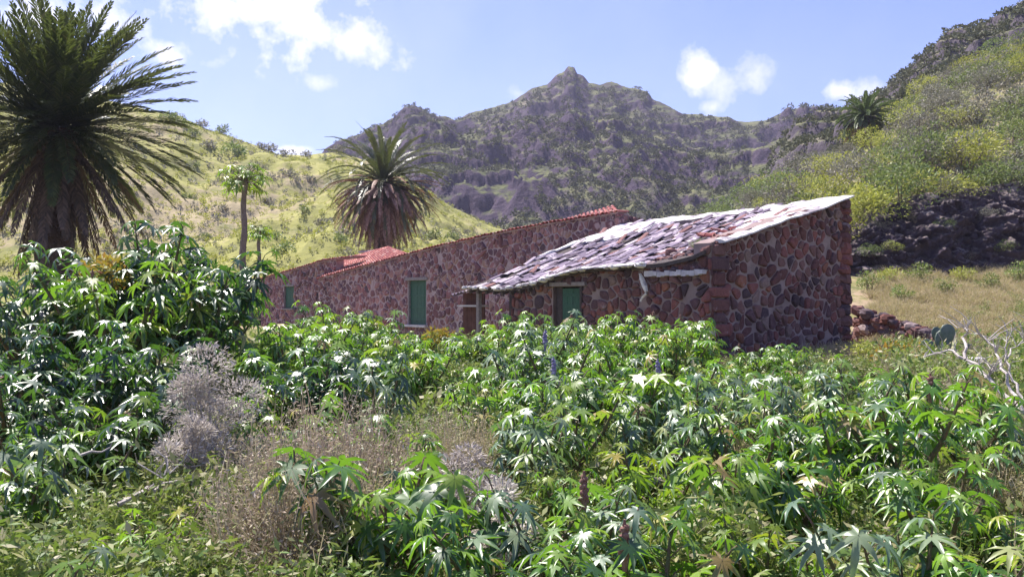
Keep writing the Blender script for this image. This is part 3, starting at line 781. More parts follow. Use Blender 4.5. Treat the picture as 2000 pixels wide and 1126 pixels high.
    for k in range(14):
        a = r.uniform(1.9, 2.6); b = r.uniform(.42, .56); p = RS(a, b); tile(red, p + Vector((0, 0, .08)), Vector((r.uniform(-1, 1), r.uniform(-1, 1), .1)).normalized(), Vector((0, 0, 1)).cross(Vector((1, .3, 0))).normalized(), Vector((0, 0, 1)), .28, .09, r)
    fix(red.build('loose_red_tiles', M['red_tile'], t))
    # rafter tips, post, corner shed boards
    rf = MB()
    for a in np.arange(5.9, 9.7, .42):
        p, p2 = RS(a, -.03), RS(a, .3); m = (p + p2) / 2; ax = (p2 - p).normalized(); rf.box(m - Vector((0, 0, .2)), (p2 - p).length, .09, .11, ax, u, ax.cross(u))
    fix(rf.build('rafters', M['dark_wood'], t))
    po = MB(); c = K + u * 9.45; po.box((c.x, c.y, -.72), .13, .13, 2.45, u, nf); fix(po.build('post', M['grey_frame'], t))
    be = MB(); c = K + u * 8.6; be.box((c.x, c.y, .42), 1.9, .12, .14, u, nf); fix(be.build('beam', M['dark_wood'], t))
    bd = MB(); c0 = K + u * 9.55
    for k in range(5):
        c = c0 + u * (.15 + .24 * k) - nf * .35; bd.box((c.x, c.y, -.75), .23, .04, 2.1 + .05 * (k % 2), u, nf)
    brd = fix(bd.build('board_screen', M['red_board'], t))
    c = c0 + u * .6 - nf * .25; bb = MB(); bb.box((c.x, c.y, -.12), 1.35, .3, .06, u, nf); bb.build('shelf', M['plaster'], brd)
    bb = MB()
    for k in range(7): 
        c = c0 + u * (.1 + .19 * k) - nf * .1; p = Vector((c.x, c.y, .38 - .03 * k)); tile(bb, p + nf * .25, (-nf + Vector((0, 0, .25))).normalized(), u, Vector((0, 0, 1)), .7, .10, r)
    fix(bb.build('side_canopy', M['old_tile'], t))
    # dark panel behind the open shed: shade under the roof put into colour
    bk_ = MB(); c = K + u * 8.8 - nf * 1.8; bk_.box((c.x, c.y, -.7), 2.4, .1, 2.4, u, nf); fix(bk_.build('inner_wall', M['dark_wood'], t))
    # broken pale flashing hanging on the front wall
    fl = MB(); pa = P(1252, 534, 0.0); 
    def onf(px, py, off=.12):
        o_ = K + nf * off; uu = on_line(o_, u, px); y = o_.y + u.y * uu; return Vector((o_.x + u.x * uu, y, ZP(py, y)))
    pts = [onf(1250, 534), onf(1254, 545), onf(1259, 558), onf(1263, 570)]
    fl.tube(pts, [.035, .075, .085, .05], 6); fl.tube([onf(1263, 572), onf(1255, 580), onf(1251, 588)], [.04, .03, .03], 6)
    fix(fl.build('broken_gutter', M['white'], t))
    # lime wash patch low on the corner
    lw = MB(); r = random.Random(31)
    for k in range(5):
        c = K + u * (.02 + .1 * (k % 2)) + nf * .085; c.z = -.72 - .2 * k; lw.box(c, .36, .05, .22, u, nf)
    fix(lw.build('lime_patch', M['plaster'], t))
    return RS
RS = ruined_house()

# ------------------------------------------------------------------ plants: pieces
def castor_leaf(rng, r, lobes=8):
    """palmate leaf with toothed long lobes, centre at the origin, pointing +X"""
    V = [(0, 0, 0)]; F = []; span = R(150); sp = 2 * span / (lobes - 1); dr = rng.uniform(.15, .8); V_tip = []
    nch = []
    for k in range(lobes + 1):
        a = -span + sp * (k - .5); rr = r * .24; nch.append(len(V)); V.append((math.cos(a) * rr, math.sin(a) * rr, -dr * rr * rr / r * .6))
    for k in range(lobes):
        a = -span + sp * k; ln = r * (1.0 - .42 * (abs(a) / span) ** 1.5) * rng.uniform(.88, 1.08); w = sp * .31
        b = len(V); dl = dr * rng.uniform(.5, 1.7); a += rng.uniform(-.06, .06); fo = rng.uniform(.03, .075) * r
        def q(rad, ang, lift=0): V.append((math.cos(ang) * rad, math.sin(ang) * rad, -dl * rad * rad / r + lift))
        q(ln * .60, a - w * .66, fo * .6); q(ln, a, -.03 * r); q(ln * .60, a + w * .66, fo * .6); q(ln * .56, a, -fo)
        n0, n1 = nch[k], nch[k + 1]
        F += [(0, n0, b + 3), (0, b + 3, n1), (n0, b, b + 3), (b, b + 1, b + 3), (b + 3, b + 1, b + 2), (b + 3, b + 2, n1)]
    return np.array(V), np.array(F)
def orient(fwd, nrm):
    f = np.array(fwd, float); f /= np.linalg.norm(f); n = np.array(nrm, float); n -= f * n.dot(f); n /= np.linalg.norm(n) + 1e-9
    return np.stack([f, np.cross(n, f), n], 1)
def leafquad(rng, p, r, asp=.4, up=.3, D=None):
    """pointed small leaf"""
    d = D if D is not None else np.array([rng.gauss(0, 1), rng.gauss(0, 1), rng.gauss(0, .7)])
    n = np.array([rng.gauss(0, .7), rng.gauss(0, .7), up + abs(rng.gauss(0, .6))]); M3 = orient(d, n)
    V = np.array([(0, 0, 0), (r * .5, -r * asp * .5, 0), (r, 0, -.05 * r), (r * .5, r * asp * .5, 0)])
    return V @ M3.T + p
QF = np.array([(0, 1, 2, 3)])
def castor_plant(rng, h, nb, per, r, leaf, spread=.5, spike=None, upr=.0):
    t = empty('castor_plant'); st = MB(); nbd = NB(); sk = MB(); tips = []
    z0 = h * rng.uniform(.25, .45)
    st.tube([(0, 0, -.3), (rng.uniform(-.03, .03), rng.uniform(-.03, .03), z0)], [.022 * h + .008, .016 * h + .006], 6)
    for b in range(nb):
        a = 2 * math.pi * b / nb + rng.uniform(-.5, .5); s = spread * rng.uniform(.4, 1.0) * (0 if nb == 1 else 1)
        e = Vector((math.cos(a) * s * h * .55, math.sin(a) * s * h * .55, h * rng.uniform(.78, 1.05)))
        m = Vector((e.x * .6, e.y * .6, lerp(z0, e.z, .5))); pts = [Vector((0, 0, z0)), m, e]
        st.tube(pts, [.014 * h + .005, .011 * h + .004, .005], 5); tips.append(e)
        for k in range(per):
            f = 1 - (k / per) * .95; p = (m.lerp(e, (f - .5) * 2) if f > .5 else pts[0].lerp(m, f * 2))
            an = k * 2.4 + b + rng.uniform(-.4, .4); pl = r * rng.uniform(.6, 1.5) * (1.15 - .7 * f + .1)
            out = Vector((math.cos(an), math.sin(an), 0)); el = rng.uniform(.15, .9)
            q = p + out * pl * math.cos(el) + Vector((0, 0, pl * math.sin(el)))
            st.tube([p, p.lerp(q, .5) + Vector((0, 0, .02)), q], [.006, .005, .004], 4, False)
            sz = r * rng.uniform(.65, 1.15) * (.75 + .45 * math.sin(math.pi * min(1, (1.15 - f))))
            tilt = rng.uniform(.1, 1.0); fw = (out.x, out.y, -tilt); nr = (out.x * tilt * .8 + rng.gauss(0, .2), out.y * tilt * .8 + rng.gauss(0, .2), 1)
            V, F = castor_leaf(rng, sz, rng.choice((7, 8, 8, 9))); nbd.add(V @ orient(fw, nr).T + np.array(q), F)
    s = st.build('stem', M['stem'], t)
    fo = nbd.build('foliage', M[leaf], t)
    if spike:
        for e in tips[:1]:
            sk.tube([e - Vector((0, 0, .05)), e + Vector((0, 0, .06)), e + Vector((0, 0, .2))], [.012, .024, .006], 6)
            for k in range(12):
                zz = e.z + .02 + .013 * k; a = k * 2.4; rr = .022 * (1 - k / 20)
                rock(sk, (e.x + math.cos(a) * rr, e.y + math.sin(a) * rr, zz), .016, rng, 1, 1, 1)
        sk.build('flower_spike' if spike == 'purple' else 'seed_spike', M[spike], t)
    return t
def bush_mesh(rng, rad, h, nleaf, ls, asp=.45, lumps=9, low=.05, fill=.35, name='foliage'):
    """leaves spread through several uneven lumps, gaps between them"""
    b = NB(); L_ = []
    for k in range(lumps):
        a = rng.uniform(0, 6.28); q = rad * math.sqrt(rng.random()) * .72; s = rng.uniform(.28, .5) * rad
        zt = h * (1 - .45 * (q / rad) ** 2) - s * .5
        L_.append((math.cos(a) * q, math.sin(a) * q, max(low + s * .4, zt * rng.uniform(.45, 1.0)), s))
    for k in range(nleaf):
        c = L_[k % lumps]; d = np.array([rng.gauss(0, 1), rng.gauss(0, 1), rng.gauss(.15, .85)]); d /= np.linalg.norm(d) + 1e-6
        s = c[3] * (rng.random() ** fill); p = np.array(c[:3]) + d * s * np.array([1, 1, .85])
        if p[2] < .01: p[2] = abs(p[2]) * .5 + .01
        dd = d + np.array([rng.gauss(0, .6), rng.gauss(0, .6), rng.gauss(.1, .5)])
        b.add(leafquad(rng, p, ls * rng.uniform(.6, 1.3), asp, .4, dd), QF)
    return b, L_
def bush(rng, nm, rad, h, nleaf, ls, mat, asp=.45, lumps=9, fill=.35, stems=True):
    t = empty(nm); b, Ls = bush_mesh(rng, rad, h, nleaf, ls, asp, lumps, .05, fill)
    b.build('foliage', M[mat], t)
    if stems:
        s = MB()
        for c in Ls: s.tube([(0, 0, -.15), (c[0] * .5, c[1] * .5, c[2] * .45), (c[0], c[1], c[2])], [.02 * rad + .006, .014 * rad + .004, .004], 5)
        s.build('stem', M['wood'], t)
    return t
def twig_mesh(rng, rad, h, n, w=.006, curl=.3, segs=4, flecks=0, fl=.02):
    """many thin dry stems rising from the base, with small seed heads"""
    b = NB(); F2 = np.array([(0, 1, 3, 2)])
    for k in range(n):
        a = rng.uniform(0, 6.28); q = math.sqrt(rng.random()); e = np.array([math.cos(a) * q * rad, math.sin(a) * q * rad, h * (1 - .4 * q * q) * rng.uniform(.55, 1.05)])
        s = np.array([e[0] * .25, e[1] * .25, 0.0]); m = (s + e) / 2 + np.array([rng.gauss(0, curl * rad * .4), rng.gauss(0, curl * rad * .4), h * .12])
        pa = s; an = rng.uniform(0, 3.14); sd_ = np.array([math.cos(an), math.sin(an), 0]) * w
        P_ = [s * (1 - x) ** 2 + m * 2 * x * (1 - x) + e * x * x for x in np.linspace(0, 1, segs + 1)]
        for i in range(segs):
            w0 = 1 - .7 * i / segs; w1 = 1 - .7 * (i + 1) / segs
            b.add(np.array([P_[i] - sd_ * w0, P_[i] + sd_ * w0, P_[i + 1] - sd_ * w1, P_[i + 1] + sd_ * w1]), F2)
        for i in range(flecks):
            x = rng.uniform(.45, 1); p = s * (1 - x) ** 2 + m * 2 * x * (1 - x) + e * x * x + np.array([rng.gauss(0, .03), rng.gauss(0, .03), rng.gauss(0, .03)])
            b.add(leafquad(rng, p, fl * rng.uniform(.5, 1.7), .32), QF)
    return b
def place(o, x, y, s=1.0, rz=0.0, dz=0.0, sz=None):
    o.location = (x, y, gz(x, y) + dz); o.rotation_euler = (0, 0, rz); o.scale = (s, s, s if sz is None else sz); return o

# ------------------------------------------------------------------ palms
def frond(b, rng, base, az, el, ln, droop, lw, n=78, fold=.35, tipup=0.0):
    """one feather leaf: arching rib and two ranks of narrow leaflets"""
    p = np.array(base, float); hd = np.array([math.cos(az), math.sin(az), 0]); e = el; st = ln / n; sd_ = np.array([-math.sin(az), math.cos(az), 0])
    F = np.array([(0, 1, 3, 2)]); rib = [p.copy()]; dirs = []
    for k in range(n):
        d = hd * math.cos(e) + np.array([0, 0, math.sin(e)]); dirs.append(d); p = p + d * st; rib.append(p.copy()); e -= droop / n * (0.35 + 1.5 * k / n)
    for k in range(n):
        w = .035 * (1 - k / n) + .008; a, c = rib[k], rib[k + 1]
        b.add(np.array([a - sd_ * w, a + sd_ * w, c - sd_ * w * .9, c + sd_ * w * .9]), F)
        if k < 3: continue
        f = k / n; L_ = lw * (math.sin(math.pi * min(1, .12 + f * .86)) ** .6) * rng.uniform(.85, 1.1); d = dirs[k]
        up = np.cross(d, sd_); up = up if up[2] > 0 else -up
        for s in (-1, 1):
            q = rib[k] + d * st * rng.random()
            out = sd_ * s * rng.uniform(.42, .8) + d + up * fold * rng.uniform(.2, 1.3); out /= np.linalg.norm(out)
            wv = np.cross(out, up) ; wv /= np.linalg.norm(wv) + 1e-9; ww = .028
            m = q + out * L_ * .5; t_ = q + out * L_ - np.array([0, 0, L_ * .14])
            b.add(np.array([q, m - wv * ww, m + wv * ww, t_]), np.array([(0, 1, 3, 2)]))
def palm(name_label, loc, h, ln, nf, nd, seed, trunk_r, lean=(0, 0), lw=.42, skirt=True, dead_el=(-.9, -1.45), group=None, topel=1.45, dmat='palm_dead', dm=1.0, pmat='palm'):
    rng = random.Random(seed); t = empty('palm_tree', loc); meta(t, name_label, 'palm tree', group)
    tr = MB(); pts = []; rad = []; n = 26
    for k in range(n + 1):
        f = k / n; pts.append((lean[0] * f, lean[1] * f, -0.6 + (h + .6) * f)); rad.append(trunk_r * (1.15 - .25 * f + .06 * (k % 2)) * (1.0 + .35 * max(0, f - .82) / .18))
    tr.tube(pts, rad, 14)
    for k in range(int(h * 26)):     # leaf scars and cut stubs
        z = h * (k / (h * 26)); a = k * 2.4; f = z / h; c = Vector((lean[0] * f + math.cos(a) * trunk_r * .98, lean[1] * f + math.sin(a) * trunk_r * .98, z))
        o = Vector((math.cos(a), math.sin(a), .75)).normalized(); tr.tube([c - o * .06, c + o * (.06 + .12 * sst(.6, 1, f))], [.07, .035], 5)
    tr.build('trunk', M['trunk'], t)
    top = np.array([lean[0], lean[1], h]); b = NB()
    for k in range(nf):
        f = (k + .5) / nf; el = lerp(topel, -.55, f ** .85) + rng.gauss(0, .07); az = k * 2.39996 + rng.gauss(0, .12)
        frond(b, rng, top + np.array([math.cos(az), math.sin(az), 0]) * .15 + np.array([0, 0, .25 * (1 - f)]), az, el, ln * rng.uniform(.84, 1.06) * (1 - .12 * (f < .12)), (rng.uniform(.3, .75) + .35 * f) * dm, lw)
    b.build('crown', M[pmat], t)
    if skirt:
        b = NB()
        for k in range(nd):
            f = k / nd; az = k * 2.39996 + 1; el = lerp(dead_el[0], dead_el[1], f) + rng.gauss(0, .1)
            frond(b, rng, top + np.array([math.cos(az) * .25, math.sin(az) * .25, -.15 - .5 * f]), az, el, ln * rng.uniform(.72, .98), rng.uniform(.3, .75) * (1.25 - f) * dm, lw * .75, 56, -.15)
        b.build('dead_fronds', M[dmat], t)
    return t
palm('huge date palm with a dark dense crown at the left edge, behind the castor thicket', (-13.8, 26.5, -1.6), 6.75, 4.15, 190, 44, 3, .5, (.2, 0), .52, True, (-.7, -1.5), None, 1.45, 'palm_dead_dark', .5)
palm('date palm with red brown skirt of dead fronds standing behind the long stone house', (P(748, 500, 60).x, 60.0, -1.4), 9.5, 4.7, 84, 230, 7, .6, (0, 0), .45, True, (.25, -1.5), None, 1.5, 'palm_dead', 1.45)
pr = P(1690, 228, 71); palm('small green date palm high on the right hillside against the sky', (pr.x, 71, pr.z - 2.6), 2.6, 2.5, 60, 14, 9, .35, (0, 0), .45, True, (-.3, -.8), None, 1.2, 'palm_dead', 1.4, 'palm_pale')

# slender papaya-like trees before the left slope
def slender_tree(px, ytop, ybase, d, r, label, seed, nl=34, rl=.45, spread=1.0):
    rng = random.Random(seed); base = P(px, ybase, d); top = P(px + 4, ytop, d); h = top.z - base.z
    t = empty('slender_tree', (base.x, d, base.z)); meta(t, label, 'tree')
    s = MB(); n = 14; lean = top.x - base.x
    s.tube([(lean * k / n + .04 * math.sin(k), 0, -.3 + (h + .3) * k / n) for k in range(n + 1)], [r * (1.2 - .4 * k / n) * (1.08 if k % 2 else .96) for k in range(n + 1)], 9)
    s.build('trunk', M['wood'], t)
    b = NB(); br = MB()
    for k in range(nl):
        a = k * 2.4; el = rng.uniform(-.7, 1.0); L_ = spread * rng.uniform(.35, 1.0); q = Vector((lean + math.cos(a) * L_ * math.cos(el), math.sin(a) * L_ * math.cos(el), h - .12 * rng.random() + L_ * math.sin(el) * .7))
        br.tube([(lean, 0, h - .1), ((lean + q.x) / 2, q.y / 2, (h + q.z) / 2 + .1), tuple(q)], [.03, .02, .012], 4)
        out = (math.cos(a), math.sin(a), -.5 + rng.uniform(-.3, .3)); V, F = castor_leaf(rng, rl * rng.uniform(.7, 1.2), 7)
        b.add(V @ orient(out, (math.cos(a) * .5 + rng.gauss(0, .2), math.sin(a) * .5, 1)).T + np.array(q), F)
    c = b.build('crown', M['castor_young'], t); br.build('leaf_stalks', M['stem'], c)
slender_tree(474, 352, 560, 44, .15, 'slender bare-trunked tree with a yellow green leaf tuft before the left slope', 5, 64, .45, 1.45)
slender_tree(503, 450, 560, 47, .10, 'short dark green tree beside the taller slender tree', 6, 30, .38, .75)

# ------------------------------------------------------------------ plants on the hills
def hill_point(name, px, t):
    x, y, z = HILLS[name](px, t); return Vector((x, y, z))
def scatter_stuff(name, hill, n, px0, px1, t0, t1, templ, smin, smax, mat, seed, cond=None, pw=1.0):
    rng = random.Random(seed); b = NB()
    tm = [t.data() for t in templ]; tm = [(V, np.concatenate(F)) for V, F in tm]
    for k in range(n):
        px = rng.uniform(px0, px1); t = lerp(t0, t1, rng.random() ** pw); p = hill_point(hill, px, t)
        if cond and not cond(p, rng): continue
        V, F = tm[rng.randrange(len(tm))]; s = rng.uniform(smin, smax); a = rng.uniform(0, 6.28); c, si = math.cos(a), math.sin(a)
        M3 = np.array([(c, -si, 0), (si, c, 0), (0, 0, 1)]) * s
        b.add(V @ M3.T + np.array(p), F)
    return meta(b.build(name, M[mat]), kind='stuff')
rg = random.Random(1)
clA = [bush_mesh(rg, .5, .55, 34, .24, .55, 4)[0] for _ in range(4)]
meta(scatter_stuff('ground_cover', 'hill', 5200, -150, 1080, .02, .99, clA, .3, .95, 'hill_yellow', 2, lambda p, r: mnoise.noise(Vector((p.x * .05, p.y * .05, 0))) > -.25 + r.uniform(-.2, .2)),
     'yellow green scrub covering the left valley slope', 'scrub')
meta(scatter_stuff('scrub', 'hill', 1700, -150, 1080, .02, .99, clA, .3, 1.3, 'hill_grey', 3, lambda p, r: mnoise.noise(Vector((p.x * .07, p.y * .07, 5))) > -.05),
     'grey low scrub scattered over the left valley slope', 'scrub')
clB = [bush_mesh(rg, .5, .5, 26, .3, .6, 3)[0] for _ in range(4)]
meta(scatter_stuff('scrub', 'mountain', 9000, 640, 1750, .02, .96, clB, 1.0, 3.0, 'mount_scrub', 4, lambda p, r: mnoise.noise(Vector((p.x * .02, p.y * .02, 5))) > -.3),
     'dull green scrub covering the far mountain below the peak', 'scrub')
meta(scatter_stuff('scrub', 'ridge', 2600, 1480, 2150, .02, .97, clB, .6, 1.7, 'mount_scrub', 5, lambda p, r: mnoise.noise(Vector((p.x * .06, p.y * .06, 5))) > -.25),
     'dull green scrub on the rocky ridge at upper right', 'scrub')
meta(scatter_stuff('ground_cover', 'hillside', 1200, 1330, 2150, .02, .98, clA, .5, 1.1, 'hill_grey', 6, lambda p, r: r.random() < .8),
     'low yellow green plants between the shrubs of the right hillside', 'ground cover')

# countable shrubs on the right hillside
protoH = [bush(rg, 'hillside_shrub', 1.25, 1.3, 1500, .11, m, .38, 8, .14) for m in ('hill_yellow', 'hill_yellow', 'hill_shrub', 'hill_grey')]
look = ['bright yellow green', 'rounded yellow green', 'dark olive', 'bare grey twiggy']
lookcount = {}; usedp = set()
rows = [(.0, 'row along the cliff edge', 16), (.08, 'lowest row above the cliff', 15), (.22, 'second row above the dark cliff', 15), (.42, 'middle row of the right hillside', 15), (.62, 'fourth row up the right hillside', 15), (.80, 'row below the hillside crest', 15), (.95, 'hillside crest row', 15)]
rng = random.Random(12)
for t_, rowname, n in rows:
    for k in range(n):
        px = 1395 + (2080 - 1395) * (k + .5) / n + rng.uniform(-14, 14); tt = t_ + rng.uniform(-.06, .05) * (t_ > 0)
        p = hill_point('hillside', px, min(.97, max(.01, tt)))
        v = rng.choice((0, 1, 1, 3, 2, 3)) if mnoise.noise(Vector((p.x * .12, p.y * .12, 1))) > -.15 else rng.choice((2, 3, 2, 0))
        src = protoH[v]; o = src if v not in usedp else copy_tree(src); usedp.add(v)
        s = rng.uniform(1.0, 1.9); o.location = p - Vector((0, 0, .25)); o.scale = (s, s, s * rng.uniform(.75, 1.1)); o.rotation_euler = (0, 0, rng.uniform(0, 6.28))
        meta(o, '%s shrub, %s from left in the %s' % (look[v], ORD[k], rowname), 'shrub', 'shrubs on the right hillside')
# shrubs rooted in cracks of the dark cliff
bpy.context.view_layer.update()
cliff = bpy.data.objects['cliff']
for px, py, v, s, lb in ((1715, 445, 3, .5, 'grey twiggy shrub on the left shoulder of the dark cliff'), (1745, 480, 0, .4, 'small yellow green shrub low in a crack of the dark cliff'), (1790, 425, 3, .45, 'grey twiggy shrub clinging to the upper dark cliff'),
                         (1850, 440, 2, .45, 'olive shrub in the middle of the dark cliff'), (1935, 420, 3, .5, 'grey shrub hanging from the cliff near the right edge'), (1975, 480, 2, .4, 'olive shrub low on the cliff at the right edge'),
                         (1700, 490, 2, .45, 'olive shrub at the left foot of the dark cliff'), (1890, 500, 3, .35, 'small grey shrub at the foot of the dark cliff')):
    dr_ = P(px, py, 40).normalized(); hit, loc, nrm, _i = cliff.ray_cast(Vector((0, 0, 0)), dr_)
    if not hit: continue
    o = copy_tree(protoH[v]); o.location = loc - Vector((0, -.15, .2)); o.scale = (s, s, s * .9); o.rotation_euler = (0, 0, px)
    meta(o, lb, 'shrub', 'shrubs on the dark cliff')
# dark shrubs dotted on the left slope
protoL = [bush(rg, 'slope_shrub', 1.0, 1.1, 260, .24, m, .5, 7, .35) for m in ('hill_shrub', 'hill_grey')]
used = set(); rng = random.Random(31)
LS = [(395, 248), (375, 262), (438, 262), (452, 303), (505, 272), (530, 292), (560, 306), (600, 304), (632, 312), (655, 296), (410, 290), (465, 330), (525, 400), (385, 330), (560, 345), (590, 420), (540, 470), (605, 360),
      (430, 420), (560, 500), (880, 470), (910, 455), (850, 470), (930, 470), (630, 440), (660, 470), (400, 470), (365, 400), (350, 250), (330, 235)]
crest_t = [(-700, 90), (0, 165), (200, 195), (300, 216), (345, 222), (400, 250), (450, 264), (540, 298), (600, 304), (660, 298), (740, 318), (800, 350), (850, 392), (950, 440), (1030, 475), (1100, 500)]
LS.sort()
for k, (px, py) in enumerate(LS):
    best = min([i / 60 for i in range(1, 61)], key=lambda q: abs((HZ - py) / FPX - hill_point('hill', px, q).z / hill_point('hill', px, q).y))
    p = hill_point('hill', px, min(best, .98)); v = rng.choice((0, 1)); o = protoL[v] if v not in used else copy_tree(protoL[v]); used.add(v)
    s = rng.uniform(.8, 1.4) * (1.5 if py < 310 else .9); o.location = p - Vector((0, 0, .2)); o.scale = (s, s, s * .85); o.rotation_euler = (0, 0, rng.uniform(0, 6))
    meta(o, '%s shrub on the left valley slope, %s from the left' % (('dark green', 'dull grey')[v], ORD[k]), 'shrub', 'shrubs dotted over the left slope')

# ------------------------------------------------------------------ low stone wall and rocks by the house
def rubble_wall():
    rng = random.Random(6); mb = MB()
    a, b = P(1672, 660, 28.0), P(1830, 668, 26.0)
    for k in range(150):
        f = rng.random(); p = a.lerp(b, f); h = rng.random() * lerp(1.0, .45, f); y = p.y + rng.uniform(-.25, .25)
        rock(mb, (p.x, y, gz(p.x, y) + h), rng.uniform(.11, .21), rng, 1.2, 1, .8)
    o = mb.build('rubble_wall', M['rubble']); meta(o, 'low tumbled wall of reddish stones running right from the ruined house', 'stone wall')
rubble_wall()
for px, py, d, s, lb in ((1905, 712, 17, .22, 'pale flat boulder behind the bare forked branch'), (1745, 640, 29, .3, 'reddish boulder lying beside the low tumbled wall'),
                         (15, 780, 12.5, .5, 'reddish brown rock at the left edge behind castor leaves')):
    rng = random.Random(px); mb = MB(); rock(mb, (0, 0, 0), s, rng, 1.3, 1, .7); rock(mb, (s * .8, .1, -s * .2), s * .6, rng, 1, 1, .8)
    o = mb.build('boulder', M['rubble'] if py != 470 and py != 712 else M['plaster']); o.location = P(px, py, d); meta(o, lb, 'rock')

# ------------------------------------------------------------------ foreground: castor thicket
rng = random.Random(100)
CP = []
for k in range(5): CP.append(castor_plant(rng, rng.uniform(.85, 1.2), 5, 13, (.13, .155, .18, .14, .16)[k], 'castor', 1.0, 'seed' if k == 1 else None))
for k in range(2): CP.append(castor_plant(rng, 1.05, 5, 10, .15, 'castor_young', .9, None))
for k in range(2): CP.append(castor_plant(rng, 1.1, 5, 12, .155, 'castor_pale', .95, 'purple' if k else None))
desc = ['glossy castor plant', 'castor plant with reddish spike', 'broad dark green castor plant', 'small-leaved castor plant', 'dense deep green castor plant',
        'light yellow green castor plant', 'young bright green castor plant', 'blue green castor plant', 'castor plant with purple flower spike']
used = set()
def put_castor(v, x, y, s, label, grp='castor plants of the foreground thicket', dz=0.0, rz=None):
    o = CP[v] if v not in used else copy_tree(CP[v]); used.add(v)
    place(o, x, y, s, rng.uniform(0, 6.28) if rz is None else rz, dz); meta(o, label, 'castor plant', grp); return o
# rows: (distance, count, px range, scale, skip zones in px, row words)
TOPL = [(500, 600), (700, 598), (780, 612), (800, 645), (880, 640), (930, 618), (1000, 598), (1080, 606), (1130, 640), (1180, 612), (1260, 645), (1300, 612), (1360, 600), (1395, 680), (1450, 692), (1520, 660), (1580, 698), (1660, 692), (1760, 705)]
ROWS = [(3.3, 11, (90, 2060), .80, [(110, 400)], 'row along the bottom edge'),
        (4.6, 12, (-60, 2080), .85, [(200, 720), (880, 960)], 'second row from the bottom'),
        (6.2, 14, (-60, 2080), .92, [(180, 690), (860, 1010)], 'third row from the bottom'),
        (8.0, 19, (-40, 2060), 1.05, [(250, 640), (870, 960)], 'fourth row from the bottom'),
        (10.2, 22, (480, 2040), 1.08, [(800, 930), (1860, 2100)], 'fifth row from the bottom'),
        (12.8, 20, (500, 1760), 1.05, [], 'sixth row toward the house'),
        (15.6, 22, (520, 1660), 1.1, [], 'seventh row near the house'),
        (18.2, 22, (560, 1640), 1.15, [], 'back row below the houses')]
for d, n, (a, b), sc, skip, words in ROWS:
    items = []
    for k in range(n):
        px = lerp(a, b, (k + .5) / n) + rng.uniform(-.35, .35) * (b - a) / n
        if any(s0 < px < s1 for s0, s1 in skip): continue
        items.append(px)
    items.sort()
    for k, px in enumerate(items):
        dd = d + rng.uniform(-.6, .6) * (1 if d > 4 else .4); x = (px - 1000) / FPX * dd
        v = rng.choice((0, 1, 2, 3, 4, 0, 2, 3, 5, 6, 7, 7, 7, 7)) if d < 12 else rng.choice((0, 1, 2, 3, 4, 5, 6, 7, 0, 3)); v = 8 if (d == 10.2 and k in (7, 10)) or (d == 12.8 and k == 8) else v
        ss = sc * rng.uniform(.85, 1.2)
        if dd > 7: ss = max(.36, min(ss, (ZP(tab(TOPL, px) + rng.uniform(0, 30), dd) - gz(x, dd)) / 1.22))
        if dd > 13.5: ss = min(1.6, max(.36, (ZP(tab(TOPL, px) + rng.uniform(-8, 26), dd) - gz(x, dd)) / 1.22))
        put_castor(v, x, dd, ss, '%s, %s from left in the %s' % (desc[v], ORD[k], words))
# placed by eye: yellow green heads against the wall, lone plant in the middle
for px, py, d, v, lb in ((590, 600, 17, 5, 'bright yellow green castor plant against the long house wall'),
                         (700, 590, 18.5, 6, 'light green castor plant between the window and the green door'),
                         (745, 588, 18, 0, 'castor plant just left of the long house door'),
                         (985, 600, 19, 6, 'light green castor plant before the dark shed opening'),
                         (1050, 602, 18.6, 0, 'castor plant left of the ruined house door'),
                         (1190, 612, 17.6, 4, 'castor plant right of the ruined house door'),
                         (1340, 606, 16.4, 1, 'tall castor plant before the corner of the ruined house'),
                         (1525, 662, 16.8, 3, 'castor plant below the middle of the gable wall')):
    x = (px - 1000) / FPX * d; top = ZP(py, d); h = top - gz(x, d); put_castor(v, x, d, h / 1.25, lb)
for px_, d_, v_, lb_ in ((640, 3.5, 5, 'bright castor plant cut by the bottom edge, left of centre'), (505, 3.7, 3, 'small castor plant at the bottom edge below the dry brush'), (300, 5.4, 6, 'light green castor plant among the lower left weeds'),
                         (660, 7.6, 0, 'castor plant just behind the brown dry brush'), (560, 8.4, 4, 'castor plant right of the pale grey dry shrub')):
    put_castor(v_, (px_ - 1000) / FPX * d_, d_, .8 if d_ < 6 else 1.0, lb_)
put_castor(2, (765 - 1000) / FPX * 5.2, 5.2, 1.15, 'tall single-stemmed castor plant with drooping leaves in the middle foreground', 'castor plants of the foreground thicket')

# tall castor bushes on the left
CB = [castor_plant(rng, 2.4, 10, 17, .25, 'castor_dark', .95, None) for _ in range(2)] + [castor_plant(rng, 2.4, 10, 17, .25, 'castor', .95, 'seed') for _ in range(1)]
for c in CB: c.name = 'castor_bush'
used2 = set()
BB = [(60, 11.8, 560, 'leftmost tall castor bush, at the foot of the huge palm'), (150, 13.2, 492, 'tall castor bush below the huge palm trunk'), (240, 12.0, 500, 'tall castor bush with white glinting leaves right of the palm trunk'),
      (300, 13.4, 452, 'tallest castor bush, its top before the palm skirt'), (385, 12.8, 500, 'tall castor bush below the slender bare-trunked tree'), (410, 14.6, 552, 'tall castor bush touching the left end of the long house'),
      (150, 9.4, 640, 'dark castor bush in the lower left of the thicket'), (280, 9.8, 650, 'dark castor bush left of the pale grey dry shrub'), (20, 8.6, 700, 'dark castor bush cut by the left edge'),
      (575, 12.4, 625, 'castor bush with bright leaves right of the pale dry shrub'), (210, 8.2, 740, 'low dark castor bush above the brown weeds'), (620, 10.5, 690, 'dark castor bush between the pale shrub and the lone castor plant')]
